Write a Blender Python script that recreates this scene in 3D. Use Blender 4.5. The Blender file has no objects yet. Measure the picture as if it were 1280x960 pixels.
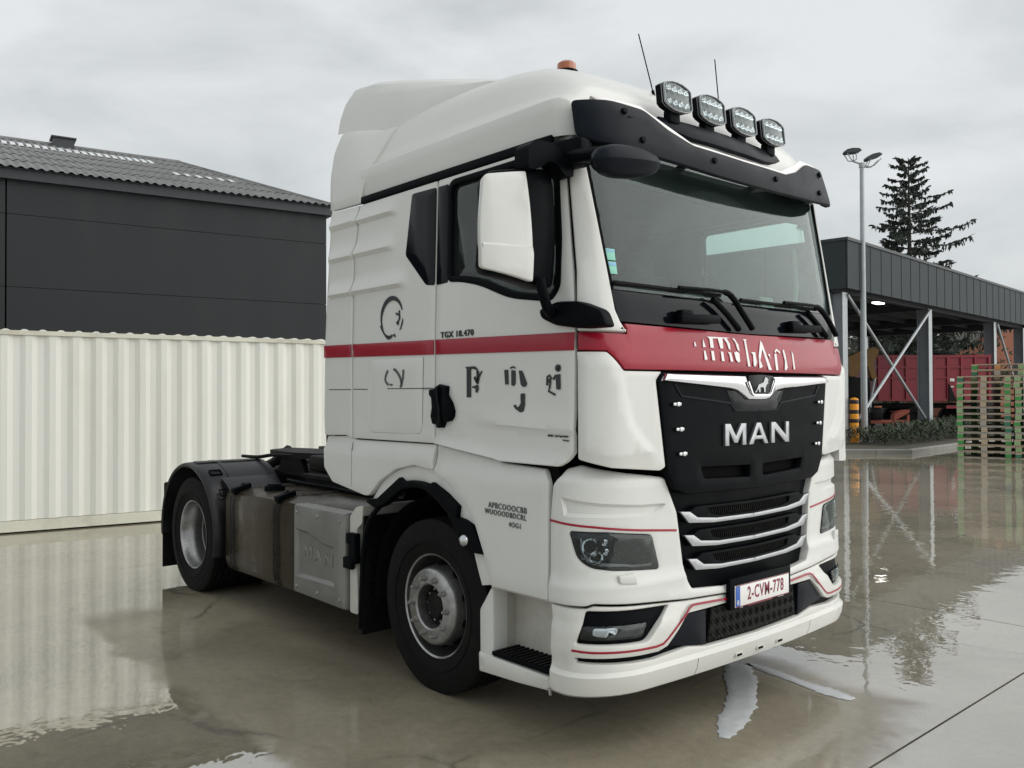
import bpy, bmesh, math, random
from mathutils import Vector, Matrix
from mathutils.geometry import delaunay_2d_cdt
random.seed(7)
PI = math.pi
scene = bpy.context.scene
C = scene.collection

# ---------------------------------------------------------------- camera
cam_d = bpy.data.cameras.new('camera')
cam = bpy.data.objects.new('camera', cam_d); C.objects.link(cam)
cam_d.sensor_fit = 'HORIZONTAL'; cam_d.sensor_width = 36.0
cam_d.lens = 36.0 * 1070.65 / 1280.0
cam_d.clip_start = 0.05; cam_d.clip_end = 2000.0
yaw, pitch, roll = 2.417, 0.0136, -0.004
fw = Vector((math.cos(yaw)*math.cos(pitch), math.sin(yaw)*math.cos(pitch), math.sin(pitch)))
rt = fw.cross(Vector((0, 0, 1))).normalized(); up = rt.cross(fw)
rt2 = rt*math.cos(roll) + up*math.sin(roll); up2 = up*math.cos(roll) - rt*math.sin(roll)
mw = Matrix((rt2, up2, -fw)).transposed().to_4x4(); mw.translation = Vector((2.592, -4.166, 1.728))
cam.matrix_world = mw
scene.camera = cam

# ---------------------------------------------------------------- overcast sky and soft sun
world = bpy.data.worlds.new('World'); scene.world = world; world.use_nodes = True
wt = world.node_tree; wt.nodes.clear()
def wn(t, **k):
    n = wt.nodes.new(t)
    for a, b in k.items(): setattr(n, a, b)
    return n
SUN_EL, SUN_AZ = math.radians(33), math.radians(38)       # azimuth measured from +x towards +y
sky = wn('ShaderNodeTexSky', sky_type='NISHITA', sun_disc=False, sun_elevation=SUN_EL, sun_rotation=PI/2 - SUN_AZ)
skys = wn('ShaderNodeVectorMath', operation='SCALE'); skys.inputs['Scale'].default_value = 0.08
wt.links.new(sky.outputs[0], skys.inputs[0])
tc = wn('ShaderNodeTexCoord')
mp = wn('ShaderNodeMapping'); mp.inputs['Scale'].default_value = (1.0, 1.0, 2.6); mp.inputs['Location'].default_value = (3.1, 1.7, .4)
wt.links.new(tc.outputs['Generated'], mp.inputs[0])
n1 = wn('ShaderNodeTexNoise'); n1.inputs['Scale'].default_value = 2.3; n1.inputs['Detail'].default_value = 7; n1.inputs['Roughness'].default_value = .52; n1.inputs['Distortion'].default_value = .35
wt.links.new(mp.outputs[0], n1.inputs['Vector'])
cr = wn('ShaderNodeValToRGB')
cr.color_ramp.elements[0].position = .36; cr.color_ramp.elements[0].color = (.58, .61, .63, 1)
cr.color_ramp.elements[1].position = .58; cr.color_ramp.elements[1].color = (.83, .855, .865, 1)
e = cr.color_ramp.elements.new(.47); e.color = (.71, .74, .75, 1)
wt.links.new(n1.outputs[0], cr.inputs[0])
mx = wn('ShaderNodeMixRGB'); mx.inputs[0].default_value = .93
wt.links.new(skys.outputs[0], mx.inputs[1]); wt.links.new(cr.outputs[0], mx.inputs[2])
bg = wn('ShaderNodeBackground'); bg.inputs['Strength'].default_value = .65
wo = wn('ShaderNodeOutputWorld')
wt.links.new(mx.outputs[0], bg.inputs[0]); wt.links.new(bg.outputs[0], wo.inputs[0])
sd = bpy.data.lights.new('sun', 'SUN'); sd.energy = 1.5; sd.angle = math.radians(85); sd.color = (1, .98, .95)
so = bpy.data.objects.new('sun', sd); C.objects.link(so)
sv = Vector((math.cos(SUN_EL)*math.cos(SUN_AZ), math.cos(SUN_EL)*math.sin(SUN_AZ), math.sin(SUN_EL)))
so.rotation_euler = (-sv).to_track_quat('-Z', 'Y').to_euler(); so.location = sv*30
vs = scene.view_settings
vs.view_transform = 'Standard'; vs.look = 'None'; vs.exposure = 0.61; vs.gamma = 1.0; vs.use_curve_mapping = False

# ---------------------------------------------------------------- materials
M = {}
def nmat(name):
    m = bpy.data.materials.new(name); m.use_nodes = True
    return m, m.node_tree, m.node_tree.nodes['Principled BSDF']
def setc(b, col): b.inputs['Base Color'].default_value = (*col, 1)
def mat(name, col, rough=.5, metal=0., coat=0., spec=.5, var=0., scale=8., dirt=0., dcol=(.12, .10, .07), bump=0., bscale=60., rvar=0., stretch=None):
    """procedural material: colour variation, dirt spots and fine relief from noise on object coordinates"""
    m, t, b = nmat(name); setc(b, col)
    b.inputs['Roughness'].default_value = rough; b.inputs['Metallic'].default_value = metal
    b.inputs['Coat Weight'].default_value = coat; b.inputs['Coat Roughness'].default_value = .08
    b.inputs['Specular IOR Level'].default_value = spec
    N = t.nodes.new; L = t.links.new
    if var or dirt or bump or rvar:
        tcn = N('ShaderNodeTexCoord'); mpn = N('ShaderNodeMapping'); L(tcn.outputs['Object'], mpn.inputs[0])
        if stretch: mpn.inputs['Scale'].default_value = stretch
        nz = N('ShaderNodeTexNoise'); nz.inputs['Scale'].default_value = scale; nz.inputs['Detail'].default_value = 6; nz.inputs['Roughness'].default_value = .6
        L(mpn.outputs[0], nz.inputs['Vector'])
        src = None
        if var:
            r = N('ShaderNodeValToRGB'); r.color_ramp.elements[0].position = .3; r.color_ramp.elements[1].position = .7
            r.color_ramp.elements[0].color = (*[max(0, c*(1-var)) for c in col], 1); r.color_ramp.elements[1].color = (*[min(1, c*(1+var)) for c in col], 1)
            L(nz.outputs[0], r.inputs[0]); src = r.outputs[0]
        if dirt:
            n2 = N('ShaderNodeTexNoise'); n2.inputs['Scale'].default_value = scale*.45; n2.inputs['Detail'].default_value = 9; n2.inputs['Roughness'].default_value = .68
            L(mpn.outputs[0], n2.inputs['Vector'])
            r2 = N('ShaderNodeValToRGB'); r2.color_ramp.elements[0].position = .5; r2.color_ramp.elements[1].position = .78
            r2.color_ramp.elements[0].color = (0, 0, 0, 1); r2.color_ramp.elements[1].color = (dirt, dirt, dirt, 1)
            L(n2.outputs[0], r2.inputs[0])
            mm = N('ShaderNodeMixRGB'); L(r2.outputs[0], mm.inputs[0]); mm.inputs[2].default_value = (*dcol, 1)
            if src: L(src, mm.inputs[1])
            else: mm.inputs[1].default_value = (*col, 1)
            src = mm.outputs[0]
        if src: L(src, b.inputs['Base Color'])
        if rvar:
            mr = N('ShaderNodeMapRange'); mr.inputs['To Min'].default_value = max(.02, rough-rvar); mr.inputs['To Max'].default_value = min(1, rough+rvar)
            mr.inputs['From Min'].default_value = .3; mr.inputs['From Max'].default_value = .7
            L(nz.outputs[0], mr.inputs[0]); L(mr.outputs[0], b.inputs['Roughness'])
        if bump:
            n3 = N('ShaderNodeTexNoise'); n3.inputs['Scale'].default_value = bscale; n3.inputs['Detail'].default_value = 3
            L(mpn.outputs[0], n3.inputs['Vector'])
            bp = N('ShaderNodeBump'); bp.inputs['Strength'].default_value = bump; bp.inputs['Distance'].default_value = .01
            L(n3.outputs[0], bp.inputs['Height']); L(bp.outputs[0], b.inputs['Normal'])
    M[name] = m
    return m
mat('white_paint', (.63, .635, .60), .34, spec=.4, coat=.18, var=.02, scale=3, dirt=.10, dcol=(.40, .37, .31), rvar=.05)
mat('scuffed_white', (.62, .62, .575), .36, coat=.35, var=.03, scale=3, dirt=.55, dcol=(.20, .18, .14), rvar=.08, stretch=(1, .45, 1.6))
mat('dirty_white', (.52, .515, .46), .42, coat=.2, var=.05, scale=4, dirt=.5, dcol=(.20, .18, .14))
mat('red_paint', (.29, .005, .020), .30, spec=.3, coat=.25, var=.05, scale=5)
mat('black_plastic', (.0036, .0044, .0054), .42, spec=.035, var=.2, scale=9, dirt=.12, dcol=(.018, .018, .016), rvar=.08)
mat('black_gloss', (.003, .0045, .0065), .12, spec=.16)
mat('visor_plastic', (.0055, .0078, .0115), .40, spec=.09, var=.06, scale=6, rvar=.06)
mat('seam_dark', (.005, .005, .005), .9, spec=.1)
mat('rubber', (.0048, .0048, .0046), .75, spec=.15, var=.25, scale=14, dirt=.30, dcol=(.022, .020, .016), bump=.1, bscale=90)
mat('chrome', (.55, .56, .57), .10, metal=1)
mat('silver', (.36, .37, .38), .30, metal=.85, var=.05, scale=20)
mat('wheel_steel', (.34, .34, .335), .30, metal=.9, var=.22, scale=16, dirt=.6, dcol=(.10, .085, .065))
mat('nut_steel', (.34, .33, .32), .45, metal=.8, var=.2, scale=40, dirt=.5)
mat('tank_metal', (.040, .031, .020), .30, metal=.3, spec=.2, var=.3, scale=5, dirt=.7, dcol=(.045, .036, .024), rvar=.12, stretch=(1, 1, .45))
mat('box_aluminium', (.22, .22, .205), .36, metal=.45, var=.08, scale=5, dirt=.4, dcol=(.15, .14, .11), rvar=.08)
mat('chassis_black', (.006, .006, .0058), .6, spec=.18, var=.4, scale=12, dirt=.5, dcol=(.028, .025, .019), bump=.15, bscale=40)
mat('mudguard_plastic', (.010, .010, .012), .33, spec=.3, var=.15, scale=6, dirt=.25, dcol=(.035, .033, .027), rvar=.08)
mat('letter_black', (.012, .014, .016), .35)
mat('letter_grey', (.075, .078, .075), .5)
mat('letter_white', (.78, .76, .74), .35)
mat('plate_white', (.78, .77, .74), .35, var=.03)
mat('plate_red', (.20, .01, .025), .4)
mat('plate_blue', (.015, .09, .38), .4)
mat('sticker_green', (.22, .55, .42), .4)
mat('sticker_blue', (.20, .42, .62), .4)
mat('reflector', (.80, .81, .82), .06, metal=1)
mat('lamp_grey', (.30, .31, .32), .35, metal=.3)
mat('interior_dark', (.03, .032, .034), .8, var=.2, scale=6)
mat('interior_grey', (.10, .105, .10), .85, var=.12, scale=5)
mat('cream_plastic', (.45, .45, .42), .7)
mat('amber_lens', (.36, .10, .035), .2, coat=.5)
mat('red_glint', (.32, .02, .02), .4)
mat('container_paint', (.68, .68, .615), .50, var=.035, scale=1.6, dirt=.30, dcol=(.42, .39, .29), rvar=.08, stretch=(1, 1, .3))
mat('rail_paint', (.60, .59, .49), .5, var=.05, scale=3, dirt=.6, dcol=(.23, .18, .11))
mat('facade_panel', (.0150, .0170, .0190), .60, spec=.35, var=.22, scale=1.6, dirt=.35, dcol=(.024, .025, .026), stretch=(1, 1, .22), rvar=.1)
mat('facade_trim', (.019, .022, .028), .5, var=.05)
mat('fibre_cement', (.17, .175, .172), .85, var=.2, scale=3.5, dirt=.55, dcol=(.085, .085, .075), bump=.2, bscale=25)
mat('skylight_sheet', (.62, .65, .66), .35)
mat('fascia_panel', (.036, .045, .048), .6, spec=.15, var=.06, scale=1.5)
mat('fascia_trim', (.025, .030, .033), .5)
mat('galvanised', (.36, .385, .395), .45, metal=.35, var=.08, scale=6)
mat('column_grey', (.21, .225, .24), .5, var=.08, scale=2, metal=.2)
mat('canopy_under', (.030, .033, .036), .8)
mat('orange_paint', (.85, .33, .012), .4)
mat('bollard_black', (.02, .017, .014), .5)
mat('trailer_red', (.24, .014, .028), .42, var=.1, scale=2, dirt=.25, dcol=(.12, .04, .04))
mat('machine_yellow', (.20, .10, .015), .5, var=.12, scale=4)
mat('rust_red', (.30, .07, .04), .6, var=.2, scale=7)
mat('brick', (.33, .135, .085), .85, var=.2, scale=10, dirt=.3, dcol=(.18, .09, .07))
mat('kerb_concrete', (.19, .185, .16), .55, var=.15, scale=4, dirt=.4, dcol=(.14, .13, .11), bump=.2, bscale=50)
mat('soil', (.055, .052, .035), .9, var=.3, scale=5)
mat('bark', (.055, .045, .038), .9, var=.3, scale=8)
mat('spruce_needles', (.030, .041, .031), .75, var=.35, scale=1.2)
mat('leaf_dark', (.030, .045, .022), .7, var=.35, scale=1.0)
mat('twig_grey', (.11, .105, .085), .85, var=.3, scale=1.0)
mat('shrub_green', (.050, .066, .036), .75, var=.4, scale=1.4)
mat('pallet_green', (.045, .26, .055), .7, var=.25, scale=6, dirt=.4, dcol=(.10, .14, .07))
mat('pallet_pale_green', (.24, .36, .17), .75, var=.25, scale=6, dirt=.4, dcol=(.16, .17, .10))
mat('pallet_wood', (.42, .335, .235), .8, var=.22, scale=7, dirt=.4, dcol=(.19, .15, .10))
mat('pallet_grey_wood', (.36, .325, .265), .8, var=.2, scale=7, dirt=.5, dcol=(.15, .13, .10))
mat('pallet_dark_green', (.035, .15, .085), .7, var=.25, scale=6)
mat('pallet_orange', (.50, .22, .07), .75, var=.2, scale=6)
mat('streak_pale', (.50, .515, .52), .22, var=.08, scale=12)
# glass
def glass(name, tint, refl_rough=.02, haze=.0, hcol=(.5, .6, .56)):
    m, t, b = nmat(name); t.nodes.remove(b); N = t.nodes.new; L = t.links.new
    tr = N('ShaderNodeBsdfTransparent'); tr.inputs[0].default_value = (*tint, 1)
    gl = N('ShaderNodeBsdfGlossy'); gl.inputs['Roughness'].default_value = refl_rough; gl.inputs[0].default_value = (.92, 1, .97, 1)
    fr = N('ShaderNodeFresnel'); fr.inputs[0].default_value = 1.55
    m1 = N('ShaderNodeMixShader'); L(fr.outputs[0], m1.inputs[0]); L(tr.outputs[0], m1.inputs[1]); L(gl.outputs[0], m1.inputs[2])
    out = m1
    if haze:
        df = N('ShaderNodeBsdfDiffuse'); df.inputs[0].default_value = (*hcol, 1)
        tcn = N('ShaderNodeTexCoord'); nz = N('ShaderNodeTexNoise'); nz.inputs['Scale'].default_value = 160; nz.inputs['Detail'].default_value = 3
        L(tcn.outputs['Object'], nz.inputs['Vector'])
        n2 = N('ShaderNodeTexNoise'); n2.inputs['Scale'].default_value = 2.2; n2.inputs['Detail'].default_value = 4; L(tcn.outputs['Object'], n2.inputs['Vector'])
        mu = N('ShaderNodeMath'); mu.operation = 'MULTIPLY'; L(nz.outputs[0], mu.inputs[0]); L(n2.outputs[0], mu.inputs[1])
        mr = N('ShaderNodeMapRange'); mr.inputs['From Min'].default_value = .14; mr.inputs['From Max'].default_value = .40; mr.inputs['To Min'].default_value = haze*.45; mr.inputs['To Max'].default_value = haze*1.7
        L(mu.outputs[0], mr.inputs[0])
        # area inside the wiper arcs gets a stronger haze than the corners
        sxz = N('ShaderNodeSeparateXYZ'); L(tcn.outputs['Object'], sxz.inputs[0]); arcs = []
        for yc in (-.10, .92):
            vd = N('ShaderNodeVectorMath'); vd.operation = 'DISTANCE'; cmb = N('ShaderNodeCombineXYZ'); L(sxz.outputs['Y'], cmb.inputs['Y']); L(sxz.outputs['Z'], cmb.inputs['Z']); L(cmb.outputs[0], vd.inputs[0]); vd.inputs[1].default_value = (0, yc, 2.06)
            ra_ = N('ShaderNodeMapRange'); ra_.inputs['From Min'].default_value = .80; ra_.inputs['From Max'].default_value = .815; ra_.inputs['To Min'].default_value = 1.35; ra_.inputs['To Max'].default_value = .75; L(vd.outputs['Value'], ra_.inputs[0]); arcs.append(ra_.outputs[0])
        mxx = N('ShaderNodeMath'); mxx.operation = 'MAXIMUM'; L(arcs[0], mxx.inputs[0]); L(arcs[1], mxx.inputs[1])
        mu2 = N('ShaderNodeMath'); mu2.operation = 'MULTIPLY'; L(mr.outputs[0], mu2.inputs[0]); L(mxx.outputs[0], mu2.inputs[1])
        m2 = N('ShaderNodeMixShader'); L(mu2.outputs[0], m2.inputs[0]); L(m1.outputs[0], m2.inputs[1]); L(df.outputs[0], m2.inputs[2]); out = m2
    L(out.outputs[0], t.nodes['Material Output'].inputs[0]); M[name] = m
glass('windscreen_glass', (.60, .82, .75), .015, .045, (.38, .50, .48))
glass('side_glass', (.76, .84, .81), .02, .02)
glass('lamp_lens', (.80, .84, .86), .02)
def emis(name, col, s):
    m, t, b = nmat(name); setc(b, (.8, .8, .8)); b.inputs['Emission Color'].default_value = (*col, 1); b.inputs['Emission Strength'].default_value = s; M[name] = m
emis('lit_lamp', (1, .96, .88), 2.5)

# ---------------------------------------------------------------- mesh helpers
def link(name, me, mt=None, parent=None, **props):
    o = bpy.data.objects.new(name, me); C.objects.link(o)
    if mt and me is not None and len(me.materials) == 0: me.materials.append(M[mt])
    if parent: o.parent = parent
    for k, v in props.items(): o[k] = v
    return o
def tomesh(verts, faces, smooth=True, angle=38, flip=False):
    me = bpy.data.meshes.new('m')
    if flip: faces = [tuple(reversed(f)) for f in faces]
    me.from_pydata([tuple(v) for v in verts], [], [tuple(f) for f in faces]); me.update()
    if smooth:
        bm = bmesh.new(); bm.from_mesh(me)
        lim = math.radians(angle)
        for f in bm.faces: f.smooth = True
        for ed in bm.edges:
            if len(ed.link_faces) == 2 and ed.calc_face_angle(0) > lim: ed.smooth = False
        bm.to_mesh(me); bm.free()
    return me
class MB:
    def __init__(s): s.v, s.f = [], []
    def add(s, vs, fs):
        b = len(s.v); s.v += [Vector(v) for v in vs]; s.f += [tuple(i+b for i in f) for f in fs]; return s
    def box(s, c, d, rot=None, b=0):
        x, y, z = d[0]/2, d[1]/2, d[2]/2
        if b:
            bm = bmesh.new(); bmesh.ops.create_cube(bm, size=1)
            for v in bm.verts: v.co = Vector((v.co.x*d[0], v.co.y*d[1], v.co.z*d[2]))
            bmesh.ops.bevel(bm, geom=bm.edges[:], offset=b, segments=2, affect='EDGES', profile=.5)
            bm.verts.index_update(); vs = [v.co.copy() for v in bm.verts]; fs = [tuple(v.index for v in f.verts) for f in bm.faces]; bm.free()
        else:
            vs = [Vector((i*x, j*y, k*z)) for i in (-1, 1) for j in (-1, 1) for k in (-1, 1)]
            fs = [(0, 1, 3, 2), (4, 6, 7, 5), (0, 4, 5, 1), (2, 3, 7, 6), (0, 2, 6, 4), (1, 5, 7, 3)]
        if rot: vs = [rot @ v for v in vs]
        return s.add([v+Vector(c) for v in vs], fs)
    def cyl(s, p0, p1, r0, r1=None, n=12, caps=True):
        p0, p1 = Vector(p0), Vector(p1); r1 = r0 if r1 is None else r1
        d = (p1-p0).normalized(); a = d.orthogonal().normalized(); b = d.cross(a)
        vs = []
        for p, r in ((p0, r0), (p1, r1)):
            for i in range(n):
                t = 2*PI*i/n; vs.append(p+a*(r*math.cos(t))+b*(r*math.sin(t)))
        fs = [(i, (i+1) % n, n+(i+1) % n, n+i) for i in range(n)]
        if caps: fs += [tuple(reversed(range(n))), tuple(range(n, 2*n))]
        return s.add(vs, fs)
    def tube(s, pts, r, n=8, caps=True):
        pts = [Vector(p) for p in pts]; vs = []; prev = None
        for i, p in enumerate(pts):
            d = (pts[min(i+1, len(pts)-1)]-pts[max(i-1, 0)]).normalized()
            if prev is None: a = d.orthogonal().normalized()
            else: a = (prev-d*prev.dot(d)).normalized()
            prev = a; b = d.cross(a); rr = r[i] if isinstance(r, (list, tuple)) else r
            for k in range(n):
                t = 2*PI*k/n; vs.append(p+a*(rr*math.cos(t))+b*(rr*math.sin(t)))
        fs = [(i*n+k, i*n+(k+1) % n, (i+1)*n+(k+1) % n, (i+1)*n+k) for i in range(len(pts)-1) for k in range(n)]
        if caps: fs += [tuple(reversed(range(n))), tuple(range((len(pts)-1)*n, len(pts)*n))]
        return s.add(vs, fs)
    def lathe(s, prof, c=(0, 0, 0), n=48, a0=0, a1=2*PI, axis='y'):
        """prof: list of (radius, axial) rotated about the y axis through c"""
        full = abs(a1-a0-2*PI) < 1e-6; m = n if full else n+1; vs = []
        for (r, h) in prof:
            for i in range(m):
                t = a0+(a1-a0)*i/n
                vs.append(Vector((c[0]+r*math.cos(t), c[1]+h, c[2]+r*math.sin(t))))
        fs = []
        for j in range(len(prof)-1):
            for i in range(n):
                k = (i+1) % m if full else i+1
                fs.append((j*m+i, j*m+k, (j+1)*m+k, (j+1)*m+i))
        return s.add(vs, fs)
    def prism(s, poly, f, d):
        """poly 2D points mapped by f(a,b) to 3D; extruded by vector d"""
        n = len(poly); d = Vector(d); base = [Vector(f(a, b)) for a, b in poly]
        return s.add(base+[p+d for p in base], [tuple(range(n)), tuple(reversed(range(n, 2*n)))]+[(i, n+i, n+(i+1) % n, (i+1) % n) for i in range(n)])
    def grid(s, fn, nu, nv):
        vs = [fn(i/nu, j/nv) for i in range(nu+1) for j in range(nv+1)]
        return s.add(vs, [(i*(nv+1)+j, (i+1)*(nv+1)+j, (i+1)*(nv+1)+j+1, i*(nv+1)+j+1) for i in range(nu) for j in range(nv)])
    def mirror(s):
        s.v = [Vector((v.x, -v.y, v.z)) for v in s.v]; s.f = [tuple(reversed(f)) for f in s.f]; return s
    def fixn(s):
        bm = bmesh.new(); me = bpy.data.meshes.new('t'); me.from_pydata([tuple(v) for v in s.v], [], s.f); bm.from_mesh(me)
        bmesh.ops.recalc_face_normals(bm, faces=bm.faces[:]); bm.verts.index_update()
        s.f = [tuple(v.index for v in f.verts) for f in bm.faces]; bm.free(); bpy.data.meshes.remove(me); return s
    def build(s, name, mt, parent=None, smooth=True, angle=38, **props):
        s.fixn()
        return link(name, tomesh(s.v, s.f, smooth, angle), mt, parent, **props)
def empty(name, loc=(0, 0, 0), **props):
    o = bpy.data.objects.new(name, None); C.objects.link(o); o.location = loc; o.empty_display_size = .3
    for k, v in props.items(): o[k] = v
    return o
def smooth_path(pts, n=5, closed=False):
    out = []; m = len(pts)
    rng = range(m if closed else m-1)
    g = lambda i: pts[i % m] if closed else pts[max(0, min(m-1, i))]
    for i in rng:
        p0, p1, p2, p3 = [Vector(g(k)) for k in (i-1, i, i+1, i+2)]
        for k in range(n):
            t = k/n
            out.append(tuple(.5*((2*p1)+(p2-p0)*t+(2*p0-5*p1+4*p2-p3)*t*t+(3*p1-p0-3*p2+p3)*t**3)))
    if not closed: out.append(tuple(pts[-1]))
    return out
def rounded(pts, r, n=4):
    out = []; m = len(pts)
    for i in range(m):
        a, b, c = Vector(pts[i-1]), Vector(pts[i]), Vector(pts[(i+1) % m])
        rr = r[i] if isinstance(r, (list, tuple)) else r
        d1, d2 = a-b, c-b; l = min(rr, d1.length*.45, d2.length*.45)
        if l < 1e-4: out.append(tuple(b)); continue
        p, q = b+d1.normalized()*l, b+d2.normalized()*l
        for k in range(n+1):
            t = k/n; out.append(tuple((1-t)**2*p+2*t*(1-t)*b+t*t*q))
    return out
def area2(p): return .5*sum(p[i-1][0]*p[i][1]-p[i][0]*p[i-1][1] for i in range(len(p)))
def resample(p, res):
    out = []
    for i in range(len(p)):
        a, b = Vector(p[i]), Vector(p[(i+1) % len(p)]); n = max(1, int(math.ceil((b-a).length/res)))
        if (b-a).length < 1e-5: continue
        out += [tuple(a.lerp(b, k/n)) for k in range(n)]
    return out
def inset(p, d):
    """p counter-clockwise; positive d moves inwards"""
    out = []; m = len(p)
    for i in range(m):
        a, b, c = Vector(p[i-1]), Vector(p[i]), Vector(p[(i+1) % m])
        e1, e2 = (b-a), (c-b)
        if e1.length < 1e-7 or e2.length < 1e-7: out.append(tuple(b)); continue
        n1, n2 = Vector((-e1.y, e1.x)).normalized(), Vector((-e2.y, e2.x)).normalized()
        k = n1+n2
        if k.length < .2: k = n1
        k = k/max(.35, k.dot(n1)) if k.dot(n1) > 0 else n1
        out.append(tuple(b+k*d))
    return out
def inpoly(p, x, y):
    r = False; j = len(p)-1
    for i in range(len(p)):
        if (p[i][1] > y) != (p[j][1] > y) and x < (p[j][0]-p[i][0])*(y-p[i][1])/(p[j][1]-p[i][1])+p[i][0]: r = not r
        j = i
    return r
def pdist(p, x, y):
    best = 1e9; j = len(p)-1
    for i in range(len(p)):
        ax, ay, bx, by = *p[j], *p[i]; dx, dy = bx-ax, by-ay; l = dx*dx+dy*dy
        t = 0 if l == 0 else max(0, min(1, ((x-ax)*dx+(y-ay)*dy)/l))
        q = (ax+t*dx-x)**2+(ay+t*dy-y)**2
        if q < best: best = q
        j = i
    return math.sqrt(best)
def frame(chart, a, b, ref):
    P = Vector(chart(a, b)); h = .004
    da = Vector(chart(a+h, b))-Vector(chart(a-h, b)); db = Vector(chart(a, b+h))-Vector(chart(a, b-h))
    n = da.cross(db)
    if n.length < 1e-12: n = P-ref(P)
    n.normalize()
    if n.dot(P-ref(P)) < 0: n = -n
    return P, n
REF = lambda P: Vector((-1.3, 0, P.z))
def panel(name, outline, chart, mt, parent, off=0., thick=.02, bevel=.006, res=.08, holes=(), disp=None, mir=False, ref=REF, back=False, rec=(), lines=(), **props):
    """a body panel: 2D outline in chart coordinates, laid on the surface with thickness, rounded rim and optional holes"""
    outl = [tuple(p[:2]) for p in outline]
    if area2(outl) < 0: outl = outl[::-1]
    outl = resample(outl, res)
    rings = [(outl, 1)]
    for h in holes:
        h = [tuple(p[:2]) for p in h]
        if area2(h) < 0: h = h[::-1]
        rings.append((resample(h, res), -1))
    tops = [inset(r, bevel*s) for r, s in rings]
    pts, edges = [], []
    for t in tops:
        b = len(pts); pts += t; edges += [(b+i, b+(i+1) % len(t)) for i in range(len(t))]
    soft = []
    recs = []
    for (poly, dep, w) in rec:
        poly = [tuple(q[:2]) for q in poly]
        if area2(poly) < 0: poly = poly[::-1]
        poly = resample(poly, res); oi_, ii_ = inset(poly, -w/2), inset(poly, w/2); recs.append((oi_, ii_, dep))
        for t in (oi_, ii_):
            k_ = len(pts); pts += t; edges += [(k_+i, k_+(i+1) % len(t)) for i in range(len(t))]; soft.append(t)
    for ln in lines:
        ln2 = []
        for a, q in zip(ln, ln[1:]):
            n_ = max(1, int(math.dist(a, q)/res)); ln2 += [(a[0]+(q[0]-a[0])*i/n_, a[1]+(q[1]-a[1])*i/n_) for i in range(n_)]
        ln2.append(ln[-1]); k_ = len(pts); pts += ln2; edges += [(k_+i, k_+i+1) for i in range(len(ln2)-1)]; soft.append(ln2+ln2[::-1])
    nb = len(pts)
    xs = [p[0] for p in outl]; ys = [p[1] for p in outl]
    x = min(xs)+res*.5
    while x < max(xs):
        y = min(ys)+res*.5
        while y < max(ys):
            if inpoly(tops[0], x, y) and not any(inpoly(t, x, y) for t in tops[1:]) and all(pdist(t, x, y) > res*.45 for t in tops) and all(pdist(t, x, y) > res*.4 for t in soft): pts.append((x, y))
            y += res
        x += res
    ov, oe, of, oi, _, _ = delaunay_2d_cdt([Vector(p) for p in pts], edges, [], 0, 1e-6, True)
    dsp0 = disp or (lambda a, b: 0.)
    def dsp(a, b):
        v = dsp0(a, b)
        for (o_, i_, dep) in recs:
            if inpoly(i_, a, b) or pdist(i_, a, b) < 1e-4: v -= dep
        return v
    verts, faces, top_idx = [], [], {}
    for i, v in enumerate(ov):
        P, n = frame(chart, v.x, v.y, ref); verts.append(P+n*(off+dsp(v.x, v.y)))
        for k in oi[i]: top_idx[k] = i
    for f in of:
        cx = sum(ov[i].x for i in f)/len(f); cy = sum(ov[i].y for i in f)/len(f)
        if inpoly(tops[0], cx, cy) and not any(inpoly(t, cx, cy) for t in tops[1:]): faces.append(tuple(f))
    if faces:                                      # outward orientation of the top
        f = faces[0]; n0 = (verts[f[1]]-verts[f[0]]).cross(verts[f[2]]-verts[f[0]])
        P, n = frame(chart, ov[f[0]].x, ov[f[0]].y, ref)
        if n0.dot(n) < 0: faces = [tuple(reversed(q)) for q in faces]
    k0 = 0
    for (r, s), t in zip(rings, tops):
        m = len(r); prev = [top_idx.get(k0+i) for i in range(m)]; k0 += m
        mids = inset(r, bevel*.3*s)
        for (poly, h) in ((mids, -bevel*.3), (r, -bevel), (r, -max(thick, bevel+.001))):
            cur = []
            for (a, b) in poly:
                P, n = frame(chart, a, b, ref); verts.append(P+n*(off+dsp(a, b)+h)); cur.append(len(verts)-1)
            for i in range(m):
                j = (i+1) % m
                if None in (prev[i], prev[j]): continue
                faces.append((prev[i], cur[i], cur[j], prev[j]) if s > 0 else (prev[i], prev[j], cur[j], cur[i]))
            prev = cur
    if mir: verts = [Vector((v.x, -v.y, v.z)) for v in verts]
    bm = bmesh.new(); me = bpy.data.meshes.new('m'); me.from_pydata([tuple(v) for v in verts], [], faces); bm.from_mesh(me)
    bmesh.ops.recalc_face_normals(bm, faces=bm.faces[:])
    # recalc may point an open shell inwards: test the largest face against the reference
    big = max(bm.faces, key=lambda f: f.calc_area()); cc = big.calc_center_median()
    rr = ref(Vector((cc.x, -cc.y, cc.z))) if mir else ref(cc)
    if mir: rr = Vector((rr.x, -rr.y, rr.z))
    if big.normal.dot(cc-rr) < 0: bmesh.ops.reverse_faces(bm, faces=bm.faces[:])
    lim = math.radians(38)
    for f in bm.faces: f.smooth = True
    for ed in bm.edges:
        if len(ed.link_faces) == 2 and ed.calc_face_angle(0) > lim: ed.smooth = False
    bm.to_mesh(me); bm.free()
    return link(name, me, mt, parent, **props)
def both(name, *a, **k):
    """the same panel on the right side and mirrored on the left"""
    r = panel(name, *a, **k); l = panel(name, *a, mir=True, **k); return r, l
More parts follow.
